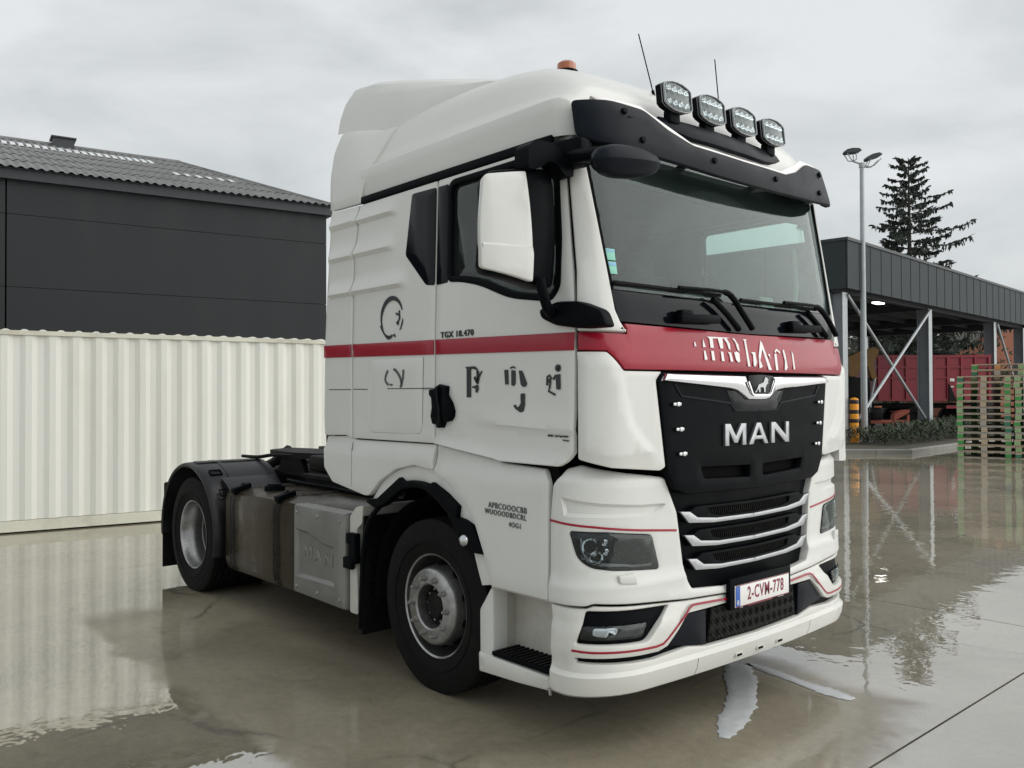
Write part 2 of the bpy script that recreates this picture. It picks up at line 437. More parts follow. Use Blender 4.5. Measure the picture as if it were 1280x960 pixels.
def strip_poly(path, w):
    path = [Vector(p) for p in path]; L_, R_ = [], []
    for i, p in enumerate(path):
        d = (path[min(i+1, len(path)-1)]-path[max(i-1, 0)]).normalized(); n = Vector((-d.y, d.x))
        ww = w[i] if isinstance(w, (list, tuple)) else w
        L_.append(tuple(p+n*ww/2)); R_.append(tuple(p-n*ww/2))
    return L_+R_[::-1]
def strip(name, path, w, chart, mt, parent, off=.002, thick=.002, res=.06, **k):
    return panel(name, strip_poly(path, w), chart, mt, parent, off=off, thick=thick, bevel=.0005, res=res, **k)
def text_mesh(body, size, extrude=0.0, bold=0.0, space=1.0):
    cu = bpy.data.curves.new('t', 'FONT'); cu.body = body; cu.size = size; cu.extrude = extrude; cu.offset = bold; cu.space_character = space; cu.resolution_u = 3
    cu.align_x = 'CENTER'; cu.align_y = 'CENTER'
    o = bpy.data.objects.new('t', cu); me = bpy.data.meshes.new_from_object(o)
    bpy.data.objects.remove(o); bpy.data.curves.remove(cu); return me
def chart_text(name, body, a0, b0, size, chart, mt, parent, off=.003, ext=.0015, bold=0., sx=1., shear=0., space=1., ref=REF, **props):
    me = text_mesh(body, size, ext, bold, space)
    for v in me.vertices:
        P, n = frame(chart, a0+v.co.x*sx, b0+v.co.y+shear*v.co.x, ref)
        v.co = P+n*(off+v.co.z)
    me.update(); return link(name, me, mt, parent, **props)
def copy_tree(o, parent=None):
    c = o.copy(); C.objects.link(c); c.parent = parent
    for ch in list(o.children): copy_tree(ch, c)
    return c

# ================================================================ surfaces of the cab
def itp(t,x):
    if x<=t[0][0]: return t[0][1]
    for (a,b),(c,d) in zip(t,t[1:]):
        if x<=c: return b+(d-b)*(x-a)/(c-a)
    return t[-1][1]
class Surf:
    # plan curve: bowed front, elliptical corners, straight sides; every level has its own front position and half width
    def __init__(s,xf,w,bow=.10,ay=.34,ax=.30,L=.5): s.xf,s.w,s.bow,s.ay,s.ax,s.L=xf,w,bow,ay,ax,L
    def W(s,z): return itp(s.w,z)
    def XF(s,z): return itp(s.xf,z)
    def front(s,y,z):
        W=s.W(z);y=min(abs(y),W);x=s.XF(z)-s.bow*(y/W)**2;e=W-s.ay
        if y>e: x-=s.ax*(1-math.sqrt(max(0,1-((y-e)/s.ay)**2)))
        return x
    def F(s,y,z): return (s.front(y,z),y,z)
    def S(s,x,z):
        W=s.W(z)
        if x<=s.front(W,z): return (x,-W,z)
        lo,hi=0,W
        for _ in range(40):
            m=(lo+hi)/2
            if s.front(m,z)>x: lo=m
            else: hi=m
        return (x,-lo,z)
    def U(s,u,z):
        W=s.W(z);e=W-s.ay;a=abs(u);sg=-1 if u<0 else 1
        if a<=e: return (s.front(a,z),u,z)
        th=(a-e)/s.L*math.pi/2
        if th<=math.pi/2:
            y=e+s.ay*math.sin(th)
            return (s.XF(z)-s.bow*(y/W)**2-s.ax*(1-math.cos(th)),sg*y,z)
        return (s.front(W,z)-(a-e-s.L),sg*W,z)
    def uinv(s,x,y,z):
        W=s.W(z);e=W-s.ay;a=abs(y);sg=-1 if y<0 else 1
        if a<=e: return y
        if x>s.front(W,z): return sg*(e+s.L*math.asin(min(1,(a-e)/s.ay))*2/math.pi)
        return sg*(e+s.L+s.front(W,z)-x)
CAB=Surf([(0.2,-.08),(1.9,-.08),(2.08,-.12),(3.0,-.265),(3.4,-.33)],[(0,1.225),(2.1,1.225),(3.0,1.20),(3.4,1.185)],bow=.06,ay=.20,ax=.17,L=.30)
BUM=Surf([(.2,-.15),(.27,-.11),(.36,-.075),(.62,-.07),(.75,-.095),(1.45,-.105)],[(.2,1.2),(.32,1.235),(1.45,1.235)],bow=.075,ay=.32,ax=.20,L=.42)
VIS=Surf([(2.8,-.085),(3.0,-.12),(3.14,-.16),(3.3,-.22)],[(2.8,1.215),(3.3,1.205)],bow=.07,ay=.26,ax=.22,L=.40)

cS, cF, cU = CAB.S, CAB.F, CAB.U
bF, bU = BUM.F, BUM.U
vU = VIS.U
Y35 = lambda x, z: (x, -1.235, z)
def ypl(y): return lambda x, z: (x, y, z)
def xpl(x): return lambda y, z: (x, y, z)
REFX = lambda P: Vector((P.x-1, P.y, P.z))       # faces forward
def halves(h):
    """outline from its right half (negative first coordinate), listed from the centre line round to the centre line"""
    return list(h)+[(-a, b) for a, b in reversed(h) if abs(a) > 1e-6]
def sm(t): t = max(0., min(1., t)); return t*t*(3-2*t)

# ================================================================ the yard
def wet_concrete():
    m, t, b = nmat('wet_concrete'); N = t.nodes.new; L = t.links.new
    g = N('ShaderNodeNewGeometry')
    def noise(s, d=6, r=.6, dist=0., loc=(0, 0, 0), sc=(1, 1, 1)):
        mp_ = N('ShaderNodeMapping'); mp_.inputs['Location'].default_value = loc; mp_.inputs['Scale'].default_value = sc; L(g.outputs['Position'], mp_.inputs[0])
        n = N('ShaderNodeTexNoise'); n.inputs['Scale'].default_value = s; n.inputs['Detail'].default_value = d; n.inputs['Roughness'].default_value = r; n.inputs['Distortion'].default_value = dist
        L(mp_.outputs[0], n.inputs['Vector']); return n.outputs[0]
    def ramp(src, *st):
        r = N('ShaderNodeValToRGB')
        while len(r.color_ramp.elements) < len(st): r.color_ramp.elements.new(.5)
        for e_, (p, c) in zip(r.color_ramp.elements, st): e_.position = p; e_.color = (*c, 1)
        L(src, r.inputs[0]); return r.outputs[0]
    base = ramp(noise(.55, 9, .62, .6), (.30, (.145, .128, .090)), (.52, (.240, .213, .152)), (.72, (.315, .285, .215)))
    fine = ramp(noise(16, 5, .7), (.3, (.86, .86, .86)), (.7, (1.1, 1.1, 1.1)))
    mu = N('ShaderNodeMixRGB'); mu.blend_type = 'MULTIPLY'; mu.inputs[0].default_value = 1; L(base, mu.inputs[1]); L(fine, mu.inputs[2])
    stain = ramp(noise(1.7, 8, .72, 1.2, (7, 3, 0), (1, 1.6, 1)), (.56, (0, 0, 0)), (.74, (.55, .55, .55)))
    m2 = N('ShaderNodeMixRGB'); L(stain, m2.inputs[0]); L(mu.outputs[0], m2.inputs[1]); m2.inputs[2].default_value = (.085, .074, .050, 1)
    # hairline cracks and pale scuffs in the slab
    vo = N('ShaderNodeTexVoronoi'); vo.feature = 'DISTANCE_TO_EDGE'; vo.inputs['Scale'].default_value = .33; mpv = N('ShaderNodeMapping'); mpv.inputs['Location'].default_value = (1.3, .4, 0); L(g.outputs['Position'], mpv.inputs[0])
    dv = N('ShaderNodeMixRGB'); dv.inputs[0].default_value = .22; nv = N('ShaderNodeTexNoise'); nv.inputs['Scale'].default_value = 2.2; nv.inputs['Detail'].default_value = 7; L(mpv.outputs[0], nv.inputs['Vector']); L(mpv.outputs[0], dv.inputs[1]); L(nv.outputs['Color'], dv.inputs[2]); L(dv.outputs[0], vo.inputs['Vector'])
    ck = ramp(vo.outputs['Distance'], (0, (.75, .75, .75)), (.006, (0, 0, 0)))
    brk = ramp(noise(.7, 4, .6, .3, (9, 1, 0)), (.50, (0, 0, 0)), (.62, (1, 1, 1)))
    cm = N('ShaderNodeMixRGB'); cm.blend_type = 'MULTIPLY'; cm.inputs[0].default_value = 1; L(ck, cm.inputs[1]); L(brk, cm.inputs[2])
    m3 = N('ShaderNodeMixRGB'); L(cm.outputs[0], m3.inputs[0]); L(m2.outputs[0], m3.inputs[1]); m3.inputs[2].default_value = (.045, .040, .030, 1)
    grit = ramp(noise(95, 3, .75), (.64, (0, 0, 0)), (.70, (.8, .8, .8)))
    m4 = N('ShaderNodeMixRGB'); L(grit, m4.inputs[0]); L(m3.outputs[0], m4.inputs[1]); m4.inputs[2].default_value = (.33, .31, .26, 1)
    scf = ramp(noise(3.2, 7, .75, 2.5, (4, 4, 0), (1, .35, 1)), (.66, (0, 0, 0)), (.74, (.5, .5, .5)))
    m5 = N('ShaderNodeMixRGB'); L(scf, m5.inputs[0]); L(m4.outputs[0], m5.inputs[1]); m5.inputs[2].default_value = (.36, .34, .29, 1); m2 = m5
    L(m2.outputs[0], b.inputs['Base Color'])
    b.inputs['Roughness'].default_value = .62
    # standing water over most of the yard; a slightly crowned, only damp strip where the truck stands
    sx = N('ShaderNodeSeparateXYZ'); L(g.outputs['Position'], sx.inputs[0])
    wob = noise(.8, 5, .6, .5, (2.3, 5.1, 0))
    def edge(axis, at_, soft, sign, amp=1.5):
        a1 = N('ShaderNodeMath'); a1.operation = 'MULTIPLY_ADD'; L(wob, a1.inputs[0]); a1.inputs[1].default_value = amp; L(sx.outputs[axis], a1.inputs[2])
        r_ = N('ShaderNodeMapRange'); r_.interpolation_type = 'SMOOTHSTEP'; c_ = at_+amp*.5
        r_.inputs['From Min'].default_value = c_-soft; r_.inputs['From Max'].default_value = c_+soft
        r_.inputs['To Min'].default_value = 0 if sign > 0 else 1; r_.inputs['To Max'].default_value = 1 if sign > 0 else 0
        L(a1.outputs[0], r_.inputs[0]); return r_.outputs[0]
    def mul(a, b_):
        m_ = N('ShaderNodeMath'); m_.operation = 'MULTIPLY'; L(a, m_.inputs[0]); L(b_, m_.inputs[1]); return m_.outputs[0]
    damp = mul(mul(edge('X', -4.7, .25, 1, 1.0), edge('X', .55, .12, -1)), mul(edge('Y', -2.30, .06, 1, .7), edge('Y', .75, .12, -1, .8)))
    mr = N('ShaderNodeMapRange'); mr.inputs['To Min'].default_value = .012; mr.inputs['To Max'].default_value = .10; L(damp, mr.inputs[0])
    wt_ = N('ShaderNodeMapRange'); wt_.inputs['To Min'].default_value = 1.0; wt_.inputs['To Max'].default_value = .30; L(damp, wt_.inputs[0])
    L(wt_.outputs[0], b.inputs['Coat Weight']); b.inputs['Coat IOR'].default_value = 4.6; L(mr.outputs[0], b.inputs['Coat Roughness']); b.inputs['Coat Tint'].default_value = (1, .99, .96, 1)
    rp = noise(3.2, 3, .55, .4); bp = N('ShaderNodeBump'); bp.inputs['Strength'].default_value = .16; bp.inputs['Distance'].default_value = .012; L(rp, bp.inputs['Height']); L(bp.outputs[0], b.inputs['Coat Normal'])
    b2 = N('ShaderNodeBump'); b2.inputs['Strength'].default_value = .25; b2.inputs['Distance'].default_value = .01; L(noise(60, 4, .7), b2.inputs['Height']); L(b2.outputs[0], b.inputs['Normal'])
    M['wet_concrete'] = m
wet_concrete()
gm = MB(); gm.add([(-600, -600, -.03), (600, -600, -.03), (600, 600, -.03), (-600, 600, -.03)], [(0, 1, 2, 3)])
yard = gm.build('yard', 'wet_concrete', None, smooth=False, kind='structure')
SLAB = 12.0; slab_me = None
def slab_mesh():
    mb = MB(); h = SLAB/2-.006
    mb.add([(-h, -h, -.03), (h, -h, -.03), (h, h, -.03), (-h, h, -.03), (-h, -h, -.0012), (h, -h, -.0012), (h, h, -.0012), (-h, h, -.0012), (-h+.0004, -h+.0004, 0), (h-.0004, -h+.0004, 0), (h-.0004, h-.0004, 0), (-h+.0004, h-.0004, 0)],
        [(0, 1, 5, 4), (1, 2, 6, 5), (2, 3, 7, 6), (3, 0, 4, 7), (4, 5, 9, 8), (5, 6, 10, 9), (6, 7, 11, 10), (7, 4, 8, 11), (8, 9, 10, 11)]); mb.fixn(); return tomesh(mb.v, mb.f, False)
slab_me = slab_mesh()
for i in range(-3, 2):
    for j in range(-2, 5):
        o = link('slab', slab_me, 'wet_concrete', yard); o.location = (.70+SLAB*(i+.5), 2.90+SLAB*(j-.5), 0)
jm = MB()
for i in range(-2, 2): jm.box((.70+SLAB*i, 2.9+SLAB*1, -.018), (.009, SLAB*7, .016))
jx = jm.build('joint', 'seam_dark', yard, smooth=False)
jm = MB()
for j in range(-1, 5): jm.box((.70-SLAB*1, 2.9+SLAB*(j), -.018), (SLAB*5, .011, .0158))
jm.build('joint', 'seam_dark', yard, smooth=False)


# ================================================================ tractor truck
T = empty('tractor_truck', (0, 0, 0), label='white tractor truck with red stripe parked on the wet yard', category='truck')

# ---- cab sides
RIBL = [[(-2.60, z_+o_), (x_-.02, z_+o_)] for z_, x_ in ((2.872, -1.79), (2.655, -1.82), (2.412, -1.68)) for o_ in (0, -.021)]
RL1 = [[(-2.285, l[0][1]), l[1]] for l in RIBL]; RL2 = [[l[0], (-2.335, l[0][1])] for l in RIBL if l[0][1] < 2.8]
def rib(x, z):
    v = 0.
    for zk, xe in ((2.872, -1.79), (2.655, -1.82), (2.412, -1.68)):
        e_ = sm((xe-x)/.10)*sm((x+2.66)/.06)
        t = (z-zk)
        v += e_*(.030*math.exp(-(t/.05)**2) if t >= -1e-5 else .030*max(0, 1+t/.020))
    return v
side_out = [(-2.303, 1.455), (-1.403, 1.455), (-1.403, 2.978), (-2.25, 2.978), (-2.303, 2.6)]
flap_out = [(-2.675, 1.462), (-2.40, 1.472), (-2.315, 1.452), (-2.315, 2.6), (-2.262, 2.978), (-2.625, 2.99), (-2.66, 2.4), (-2.685, 1.6)]
both('cab_side', rounded(side_out, .012), cS, 'white_paint', T, thick=.03, res=.03, disp=rib, lines=RL1)
both('side_deflector', rounded(flap_out, .02), cS, 'white_paint', T, thick=.03, res=.03, disp=rib, lines=RL2)
win_r = [(-1.655, 2.945), (-1.407, 2.940), (-1.407, 2.368), (-1.495, 2.378), (-1.712, 2.580)]
both('side_window', rounded(win_r, .02), cS, 'black_gloss', T, off=.004, thick=.01, bevel=.003, label='black fixed rear side window')
lk = rounded([(-2.10, 1.955), (-2.118, 1.50), (-1.525, 1.505), (-1.512, 1.955)], [.0, .06, .06, .0])
both('locker_door', lk, cS, 'white_paint', T, off=.0045, thick=.006, bevel=.003)
strip('seam', [(-2.10, 1.955), (-2.115, 1.57), (-2.105, 1.53), (-2.06, 1.502), (-1.57, 1.507), (-1.535, 1.53), (-1.525, 1.57), (-1.512, 1.955)], .004, cS, 'letter_grey', T, off=.0022, thick=.002)
for a, b in ((-2.615, -2.325), (-2.295, -2.125), (-1.89, -1.415)):
    strip('crease_shade', [(a, 1.774), (b, 1.772)], .006, cS, 'letter_grey', T, off=.0055 if a == -1.89 else .0015, thick=.004)  # shading of the crease put in as thin grey strips
# black backing behind the seams
bk = MB(); bk.box((-1.48, 0, 2.2), (2.3, 2.30, .02)); 
both('seam_backing', [(-2.6, 1.30), (-.42, 1.30), (-.42, 1.62), (-1.38, 1.62), (-1.38, 2.99), (-2.6, 2.99)], cS, 'seam_dark', T, off=-.035, thick=.002, bevel=.0005, res=.2)
# ---- door with window
door_out = [(-1.393, 1.456), (-1.205, 1.432), (-.86, 1.394), (-.82, 1.384), (-.375, 1.382), (-.335, 1.405), (-.290, 1.452), (-.280, 1.9), (-.287, 2.1), (-.310, 2.32), (-.380, 2.86), (-.392, 2.955), (-.45, 2.978), (-1.393, 2.978)]
win_out = rounded([(-1.275, 2.385), (-1.285, 2.945), (-.43, 2.945), (-.385, 2.49), (-.385, 2.262), (-.44, 2.203), (-.523, 2.214), (-.744, 2.245), (-1.004, 2.342), (-1.17, 2.376)], [.03, .06, .05, .05, .03, .03, .05, .08, .08, .08])
def door_disp(x, z):
    # swage line low on the door and the soft lip at its foot
    v = 0.
    if x > -1.12:
        zc = 1.587-.034*(x+1.1)/.82
        t = z-zc; w = sm((x+1.12)/.25)
        v += w*(.012*max(0, 1+t/.018) if t < 0 else .012*math.exp(-(t/.06)**2))
    zb = itp([(-1.4, 1.455), (-.86, 1.394), (-.37, 1.382)], x)
    v += .022*math.exp(-((z-zb)/.03)**2)
    return v
dr, dl = both('door', rounded(door_out, .012), cS, 'white_paint', T, thick=.03, res=.035, holes=[win_out], disp=door_disp, lines=[[(-1.115, 1.588), (-.30, 1.5545)], [(-1.115, 1.570), (-.30, 1.537)]])
for d_, mir in ((dr, False), (dl, True)):
    fr_o = inset([p for p in (win_out if area2(win_out) > 0 else win_out[::-1])], -.012)
    fr_i = inset([p for p in (win_out if area2(win_out) > 0 else win_out[::-1])], .022)
    panel('window_frame', fr_o, cS, 'black_plastic', d_, off=.006, thick=.03, bevel=.004, res=.06, holes=[fr_i], mir=mir)
    panel('window_glass', win_out, cS, 'side_glass', d_, off=-.018, thick=.004, bevel=.001, res=.1, mir=mir)
    panel('pillar_trim', rounded([(-1.390, 2.367), (-1.390, 2.938), (-1.293, 2.938), (-1.283, 2.372)], .012), cS, 'black_gloss', d_, off=.004, thick=.008, bevel=.003, mir=mir)
# door handle: torn black plastic
hp = [(-1.435, 1.765), (-1.395, 1.768), (-1.34, 1.795), (-1.262, 1.783), (-1.264, 1.737), (-1.225, 1.69), (-1.205, 1.641), (-1.212, 1.61), (-1.235, 1.588), (-1.287, 1.579), (-1.305, 1.548), (-1.36, 1.545), (-1.37, 1.565), (-1.405, 1.567), (-1.422, 1.612), (-1.410, 1.66), (-1.415, 1.716), (-1.437, 1.735)]
hd = panel('door_handle', hp, cS, 'black_plastic', dr, off=.022, thick=.03, bevel=.008, res=.03, disp=lambda x, z: .022*math.exp(-((x+1.27)/.05)**2)*math.exp(-((z-1.66)/.09)**2), label='broken black door handle')
strip('grip', smooth_path([(-1.33, 1.78), (-1.318, 1.70), (-1.30, 1.64), (-1.315, 1.56)], 4), .014, cS, 'black_gloss', hd, off=.05, thick=.03)
panel('door_handle', hp, cS, 'black_plastic', dl, off=.022, thick=.03, bevel=.008, res=.04, mir=True)
# red stripe along the side
zt = lambda x: itp([(-2.69, 2.076), (-.27, 2.031)], x); zb_ = lambda x: itp([(-2.69, 1.993), (-.27, 1.944)], x)
for x0, x1, mirs in ((-2.676, -2.318, (0, 1)), (-2.30, -1.406, (0, 1)), (-1.390, -.283, (0, 1))):
    for mir in mirs:
        panel('red_stripe', [(x0, zb_(x0)), (x1, zb_(x1)), (x1, zt(x1)), (x0, zt(x0))], cS, 'red_paint', T, off=.0055, thick=.003, bevel=.0008, res=.06, mir=bool(mir))

# ---- lettering on the side
def glyph(name, polys, mt, off=.004, par=None):
    mb = MB()
    for poly in polys:
        if area2(poly) < 0: poly = poly[::-1]
        n = len(poly); top, bot = [], []
        for a, b in poly:
            P, nn = frame(cS, a, b, REF); top.append(P+nn*(off+.002)); bot.append(P+nn*(off-.001))
        mb.add(top+bot, [tuple(range(n))]+[(i, n+i, n+(i+1) % n, (i+1) % n) for i in range(n)])
    return mb.build(name, mt, par or T, smooth=False)
SP = strip_poly
def ringp(cx, cz, rx, rz, a0, a1, w0, w1, n=14, rot=0.):
    pts = [(cx+rx*math.cos(a0+(a1-a0)*i/n), cz+rz*math.sin(a0+(a1-a0)*i/n)) for i in range(n+1)]
    return SP(pts, [w0+(w1-w0)*math.sin(PI*i/n) for i in range(n+1)])
# worn ring emblem and faint curl behind the door
glyph('worn_emblem', [ringp(-1.845, 2.21, .118, .122, .35, PI*1.10, .006, .030), ringp(-1.845, 2.21, .122, .125, PI*1.10, PI*1.42, .026, .010),
    ringp(-1.84, 2.21, .115, .118, -.75, -.1, .003, .010), SP([(-1.80, 2.235), (-1.775, 2.225)], .012), SP([(-1.765, 2.25), (-1.76, 2.20), (-1.785, 2.17)], .012),
    SP([(-1.90, 2.098), (-1.865, 2.088), (-1.84, 2.10)], .018), SP([(-1.83, 2.10), (-1.81, 2.105), (-1.805, 2.09)], .010), SP([(-1.79, 2.18), (-1.77, 2.165)], .014)], 'letter_black')
glyph('worn_emblem', [SP(smooth_path([(-1.88, 1.887), (-1.905, 1.85), (-1.905, 1.82), (-1.875, 1.798)], 4), .013), SP([(-1.86, 1.80), (-1.83, 1.797)], .010),
    SP(smooth_path([(-1.815, 1.893), (-1.785, 1.88), (-1.745, 1.84), (-1.73, 1.80), (-1.745, 1.785)], 4), .016), SP([(-1.71, 1.888), (-1.715, 1.84), (-1.73, 1.80)], .014)], 'letter_grey', off=.008)
glyph('door_letter', [[(-1.113, 1.887), (-1.03, 1.889), (-1.006, 1.872), (-1.004, 1.845), (-1.018, 1.868), (-1.045, 1.876), (-1.066, 1.874), (-1.066, 1.72), (-1.101, 1.72), (-1.101, 1.875)],
    SP([(-1.035, 1.83), (-1.012, 1.80), (-1.005, 1.835), (-1.007, 1.862)], .020), SP([(-1.012, 1.795), (-.997, 1.83), (-.970, 1.862)], [.022, .013, .006]),
    [(-1.055, 1.779), (-1.03, 1.782), (-1.012, 1.789), (-1.001, 1.780), (-1.0, 1.76), (-1.012, 1.745), (-1.026, 1.748), (-1.022, 1.768), (-1.052, 1.772)]], 'letter_black')
glyph('door_letter', [[(-.786, 1.862), (-.757, 1.863), (-.754, 1.786), (-.778, 1.786)], [(-.730, 1.860), (-.700, 1.857), (-.700, 1.79), (-.712, 1.778), (-.73, 1.782)], SP([(-.739, 1.870), (-.72, 1.877), (-.70, 1.871)], .008),
    [(-.672, 1.857), (-.648, 1.855), (-.612, 1.79), (-.62, 1.775), (-.642, 1.772), (-.658, 1.786)]], 'letter_black')
glyph('door_letter', [[(-.660, 1.735), (-.645, 1.740), (-.628, 1.738), (-.629, 1.68), (-.638, 1.648), (-.662, 1.642), (-.70, 1.660), (-.716, 1.676), (-.70, 1.682), (-.688, 1.668), (-.672, 1.672), (-.658, 1.69)]], 'letter_black')
glyph('door_letter', [ringp(-.387, 1.862, .010, .008, 0, 2*PI, .020, .020, 12), [(-.404, 1.830), (-.372, 1.832), (-.371, 1.757), (-.398, 1.758)], SP([(-.405, 1.826), (-.420, 1.806)], .010),
    SP([(-.464, 1.778), (-.462, 1.82), (-.448, 1.827), (-.434, 1.815), (-.455, 1.796)], .012), SP([(-.440, 1.80), (-.447, 1.765), (-.455, 1.750), (-.406, 1.731)], .010)], 'letter_black')
chart_text('model_lettering', 'TGX 18.470', -1.19, 2.073, .047, cS, 'letter_black', T, off=.004, bold=.0012, sx=1.12, space=1.14)
chart_text('small_lettering', 'BVBA  Luk Fayreteins', -.39, 1.530, .016, cS, 'letter_black', T, off=.004, sx=1.0)
chart_text('small_lettering', 'Beringen', -.335, 1.511, .012, cS, 'letter_grey', T, off=.004)
for body, x, z, s in (('APBCOOOCBB', -.758, 1.146, .044), ('WUOOODBDCRL', -.775, 1.110, .040), ('4OG1', -.697, 1.061, .038)):
    chart_text('stencil_lettering', body, x, z, s, Y35, 'letter_grey', T, off=.004, sx=.92, shear=-.02, space=1.16)

# ---- front: pillars, windscreen, panels
both('pillar', rounded([(-1.250, 2.037), (-1.212, 2.33), (-1.187, 2.83), (-1.180, 3.0), (-1.105, 3.0), (-1.100, 2.87), (-1.070, 2.41), (-1.052, 2.14), (-1.032, 2.083), (-1.0, 2.032)], .008), cU, 'white_paint', T, off=.012, thick=.05, bevel=.012, res=.05)
glass_h = [(0, 2.235), (-1.055, 2.245), (-1.075, 2.41), (-1.103, 2.87), (-1.10, 2.985), (0, 2.985)]
ws = panel('windscreen', halves(glass_h), cU, 'windscreen_glass', T, off=-.004, thick=.006, bevel=.001, res=.09)
seal = [(-1.052, 2.245), (-1.068, 2.41), (-1.096, 2.87), (-1.095, 2.98)]
for s_ in (1, -1): strip('seal', [(s_*a, b) for a, b in seal], .022, cU, 'black_plastic', ws, off=.004, thick=.02)
panel('visor_shade_band', halves([(0, 2.80), (-.60, 2.822), (-1.02, 2.845), (-1.07, 2.90), (-1.07, 2.985), (0, 2.985)]), cU, 'interior_dark', T, off=-.05, thick=.01, bevel=.002, res=.12)  # dark sheet behind the glass standing for the outer visor's shadow and reflection
panel('windscreen_band', halves([(0, 2.068), (-1.018, 2.086), (-1.035, 2.11), (-1.055, 2.243), (0, 2.233)]), cU, 'black_gloss', T, off=-.002, thick=.02, bevel=.003, res=.08)
# front red panel
red_h = [(0, 1.853), (-1.040, 1.853), (-1.068, 1.885), (-1.122, 1.942), (-1.262, 1.946), (-1.248, 2.031), (-1.0, 2.024), (-1.0, 2.076), (0, 2.062)]
panel('front_panel', halves(red_h), cU, 'red_paint', T, off=.004, thick=.03, bevel=.005, res=.045, disp=lambda u, z: .012*math.exp(-((z-2.045)/.012)**2) if abs(u) < 1.0 else 0., label='red front panel below the windscreen')
# white remnants of lettering on it (front chart)
def fglyph(name, polys, mt, off=.007, chart=cF, ref=REFX, par=None, ext=.002):
    mb = MB()
    for poly in polys:
        if area2(poly) < 0: poly = poly[::-1]
        n = len(poly); top, bot = [], []
        for a, b in poly:
            P, nn = frame(chart, a, b, ref); top.append(P+nn*(off+ext)); bot.append(P+nn*(off-.001))
        mb.add(top+bot, [tuple(range(n))]+[(i, n+i, n+(i+1) % n, (i+1) % n) for i in range(n)])
    return mb.build(name, mt, par or T, smooth=False)
fl = [[[(-.516, 1.998), (-.508, 2.003), (-.504, 1.978), (-.518, 1.978)]],
 [[(-.448, 1.985), (-.438, 2.022), (-.428, 1.978), (-.45, 1.976)], [(-.45, 1.955), (-.438, 1.96), (-.432, 1.912), (-.455, 1.908)]],
 [[(-.40, 2.034), (-.20, 2.036), (-.245, 2.030), (-.355, 2.026), (-.360, 1.975), (-.388, 1.975), (-.382, 2.022)], [(-.388, 1.958), (-.366, 1.958), (-.370, 1.908), (-.392, 1.908)]],
 [[(-.310, 2.030), (-.268, 2.031), (-.278, 1.974), (-.302, 1.974)], [(-.305, 1.957), (-.285, 1.957), (-.288, 1.906), (-.310, 1.906)]],
 [[(-.255, 2.036), (-.228, 2.03), (-.21, 2.0), (-.214, 1.970), (-.228, 1.972), (-.235, 2.005), (-.25, 2.022)], [(-.242, 1.955), (-.215, 1.955), (-.210, 1.905), (-.234, 1.905), (-.232, 1.94)]],
 [[(-.178, 2.034), (-.158, 2.033), (-.132, 2.0), (-.132, 1.962), (-.148, 1.972), (-.156, 2.012)], [(-.185, 1.955), (-.160, 1.962), (-.140, 1.952), (-.145, 1.908), (-.165, 1.902), (-.180, 1.915)]],
 [[(-.083, 2.032), (-.040, 2.034), (-.052, 2.027), (-.052, 1.884), (-.072, 1.884), (-.068, 2.026)]],
 [[(-.025, 1.962), (.018, 1.963), (.015, 1.905), (.0, 1.885), (-.018, 1.888), (-.008, 1.95)]],
 [[(.095, 2.032), (.108, 2.02), (.165, 1.868), (.135, 1.868), (.098, 1.985), (.055, 1.92), (.072, 1.885), (.040, 1.874), (.045, 1.94)]],
 [[(.142, 1.955), (.165, 1.957), (.165, 1.93), (.155, 1.945)]],
 [[(.215, 1.96), (.238, 1.96), (.235, 1.868), (.212, 1.868)], SP([(.225, 1.97), (.25, 1.985), (.28, 1.968)], .012)],
 [[(.315, 1.98), (.330, 1.99), (.337, 1.95), (.340, 1.885), (.322, 1.869), (.308, 1.87), (.318, 1.92)]],
 [[(.418, 1.985), (.430, 1.96), (.426, 1.876), (.410, 1.876)]]]
for g in fl: fglyph('front_letter', g, 'letter_white')
# white corner panels
CREC = [([(-1.255, 1.915), (-1.15, 1.912), (-1.095, 1.888), (-1.062, 1.80), (-1.03, 1.64), (-.97, 1.54), (-.85, 1.44), (-1.11, 1.415), (-1.255, 1.452)], -.013, .024)]
both('corner_panel', rounded([(-1.274, 1.938), (-1.125, 1.936), (-1.072, 1.878), (-1.046, 1.845), (-.785, 1.845), (-.828, 1.80), (-.762, 1.369), (-.80, 1.353), (-1.112, 1.382), (-1.274, 1.422)], .012), cU, 'white_paint', T, off=.004, thick=.04, bevel=.008, res=.04, rec=CREC)
# left air guide that stands out beside the front corner
ag = MB(); ag.prism([(1.18, 1.868), (1.18, 1.893), (1.275, 1.888), (1.303, 1.87), (1.306, 1.84), (1.292, 1.475), (1.292, 1.37), (1.308, 1.31), (1.29, 1.285), (1.10, 1.295), (1.09, 1.36), (1.20, 1.43), (1.24, 1.50), (1.272, 1.62), (1.278, 1.82), (1.262, 1.858)], lambda y, z: (-.21-.3*(y-1.2), y+.035, z), (-.10, 0, 0)); ag.build('air_guide', 'white_paint', T)
ag = MB(); ag.prism([(1.15, 1.866), (1.255, 1.856), (1.274, 1.82), (1.268, 1.62), (1.236, 1.50), (1.15, 1.41)], lambda y, z: (-.235-.3*(y-1.2), y+.035, z), (-.05, 0, 0)); ag.build('air_guide_slot', 'black_plastic', T)
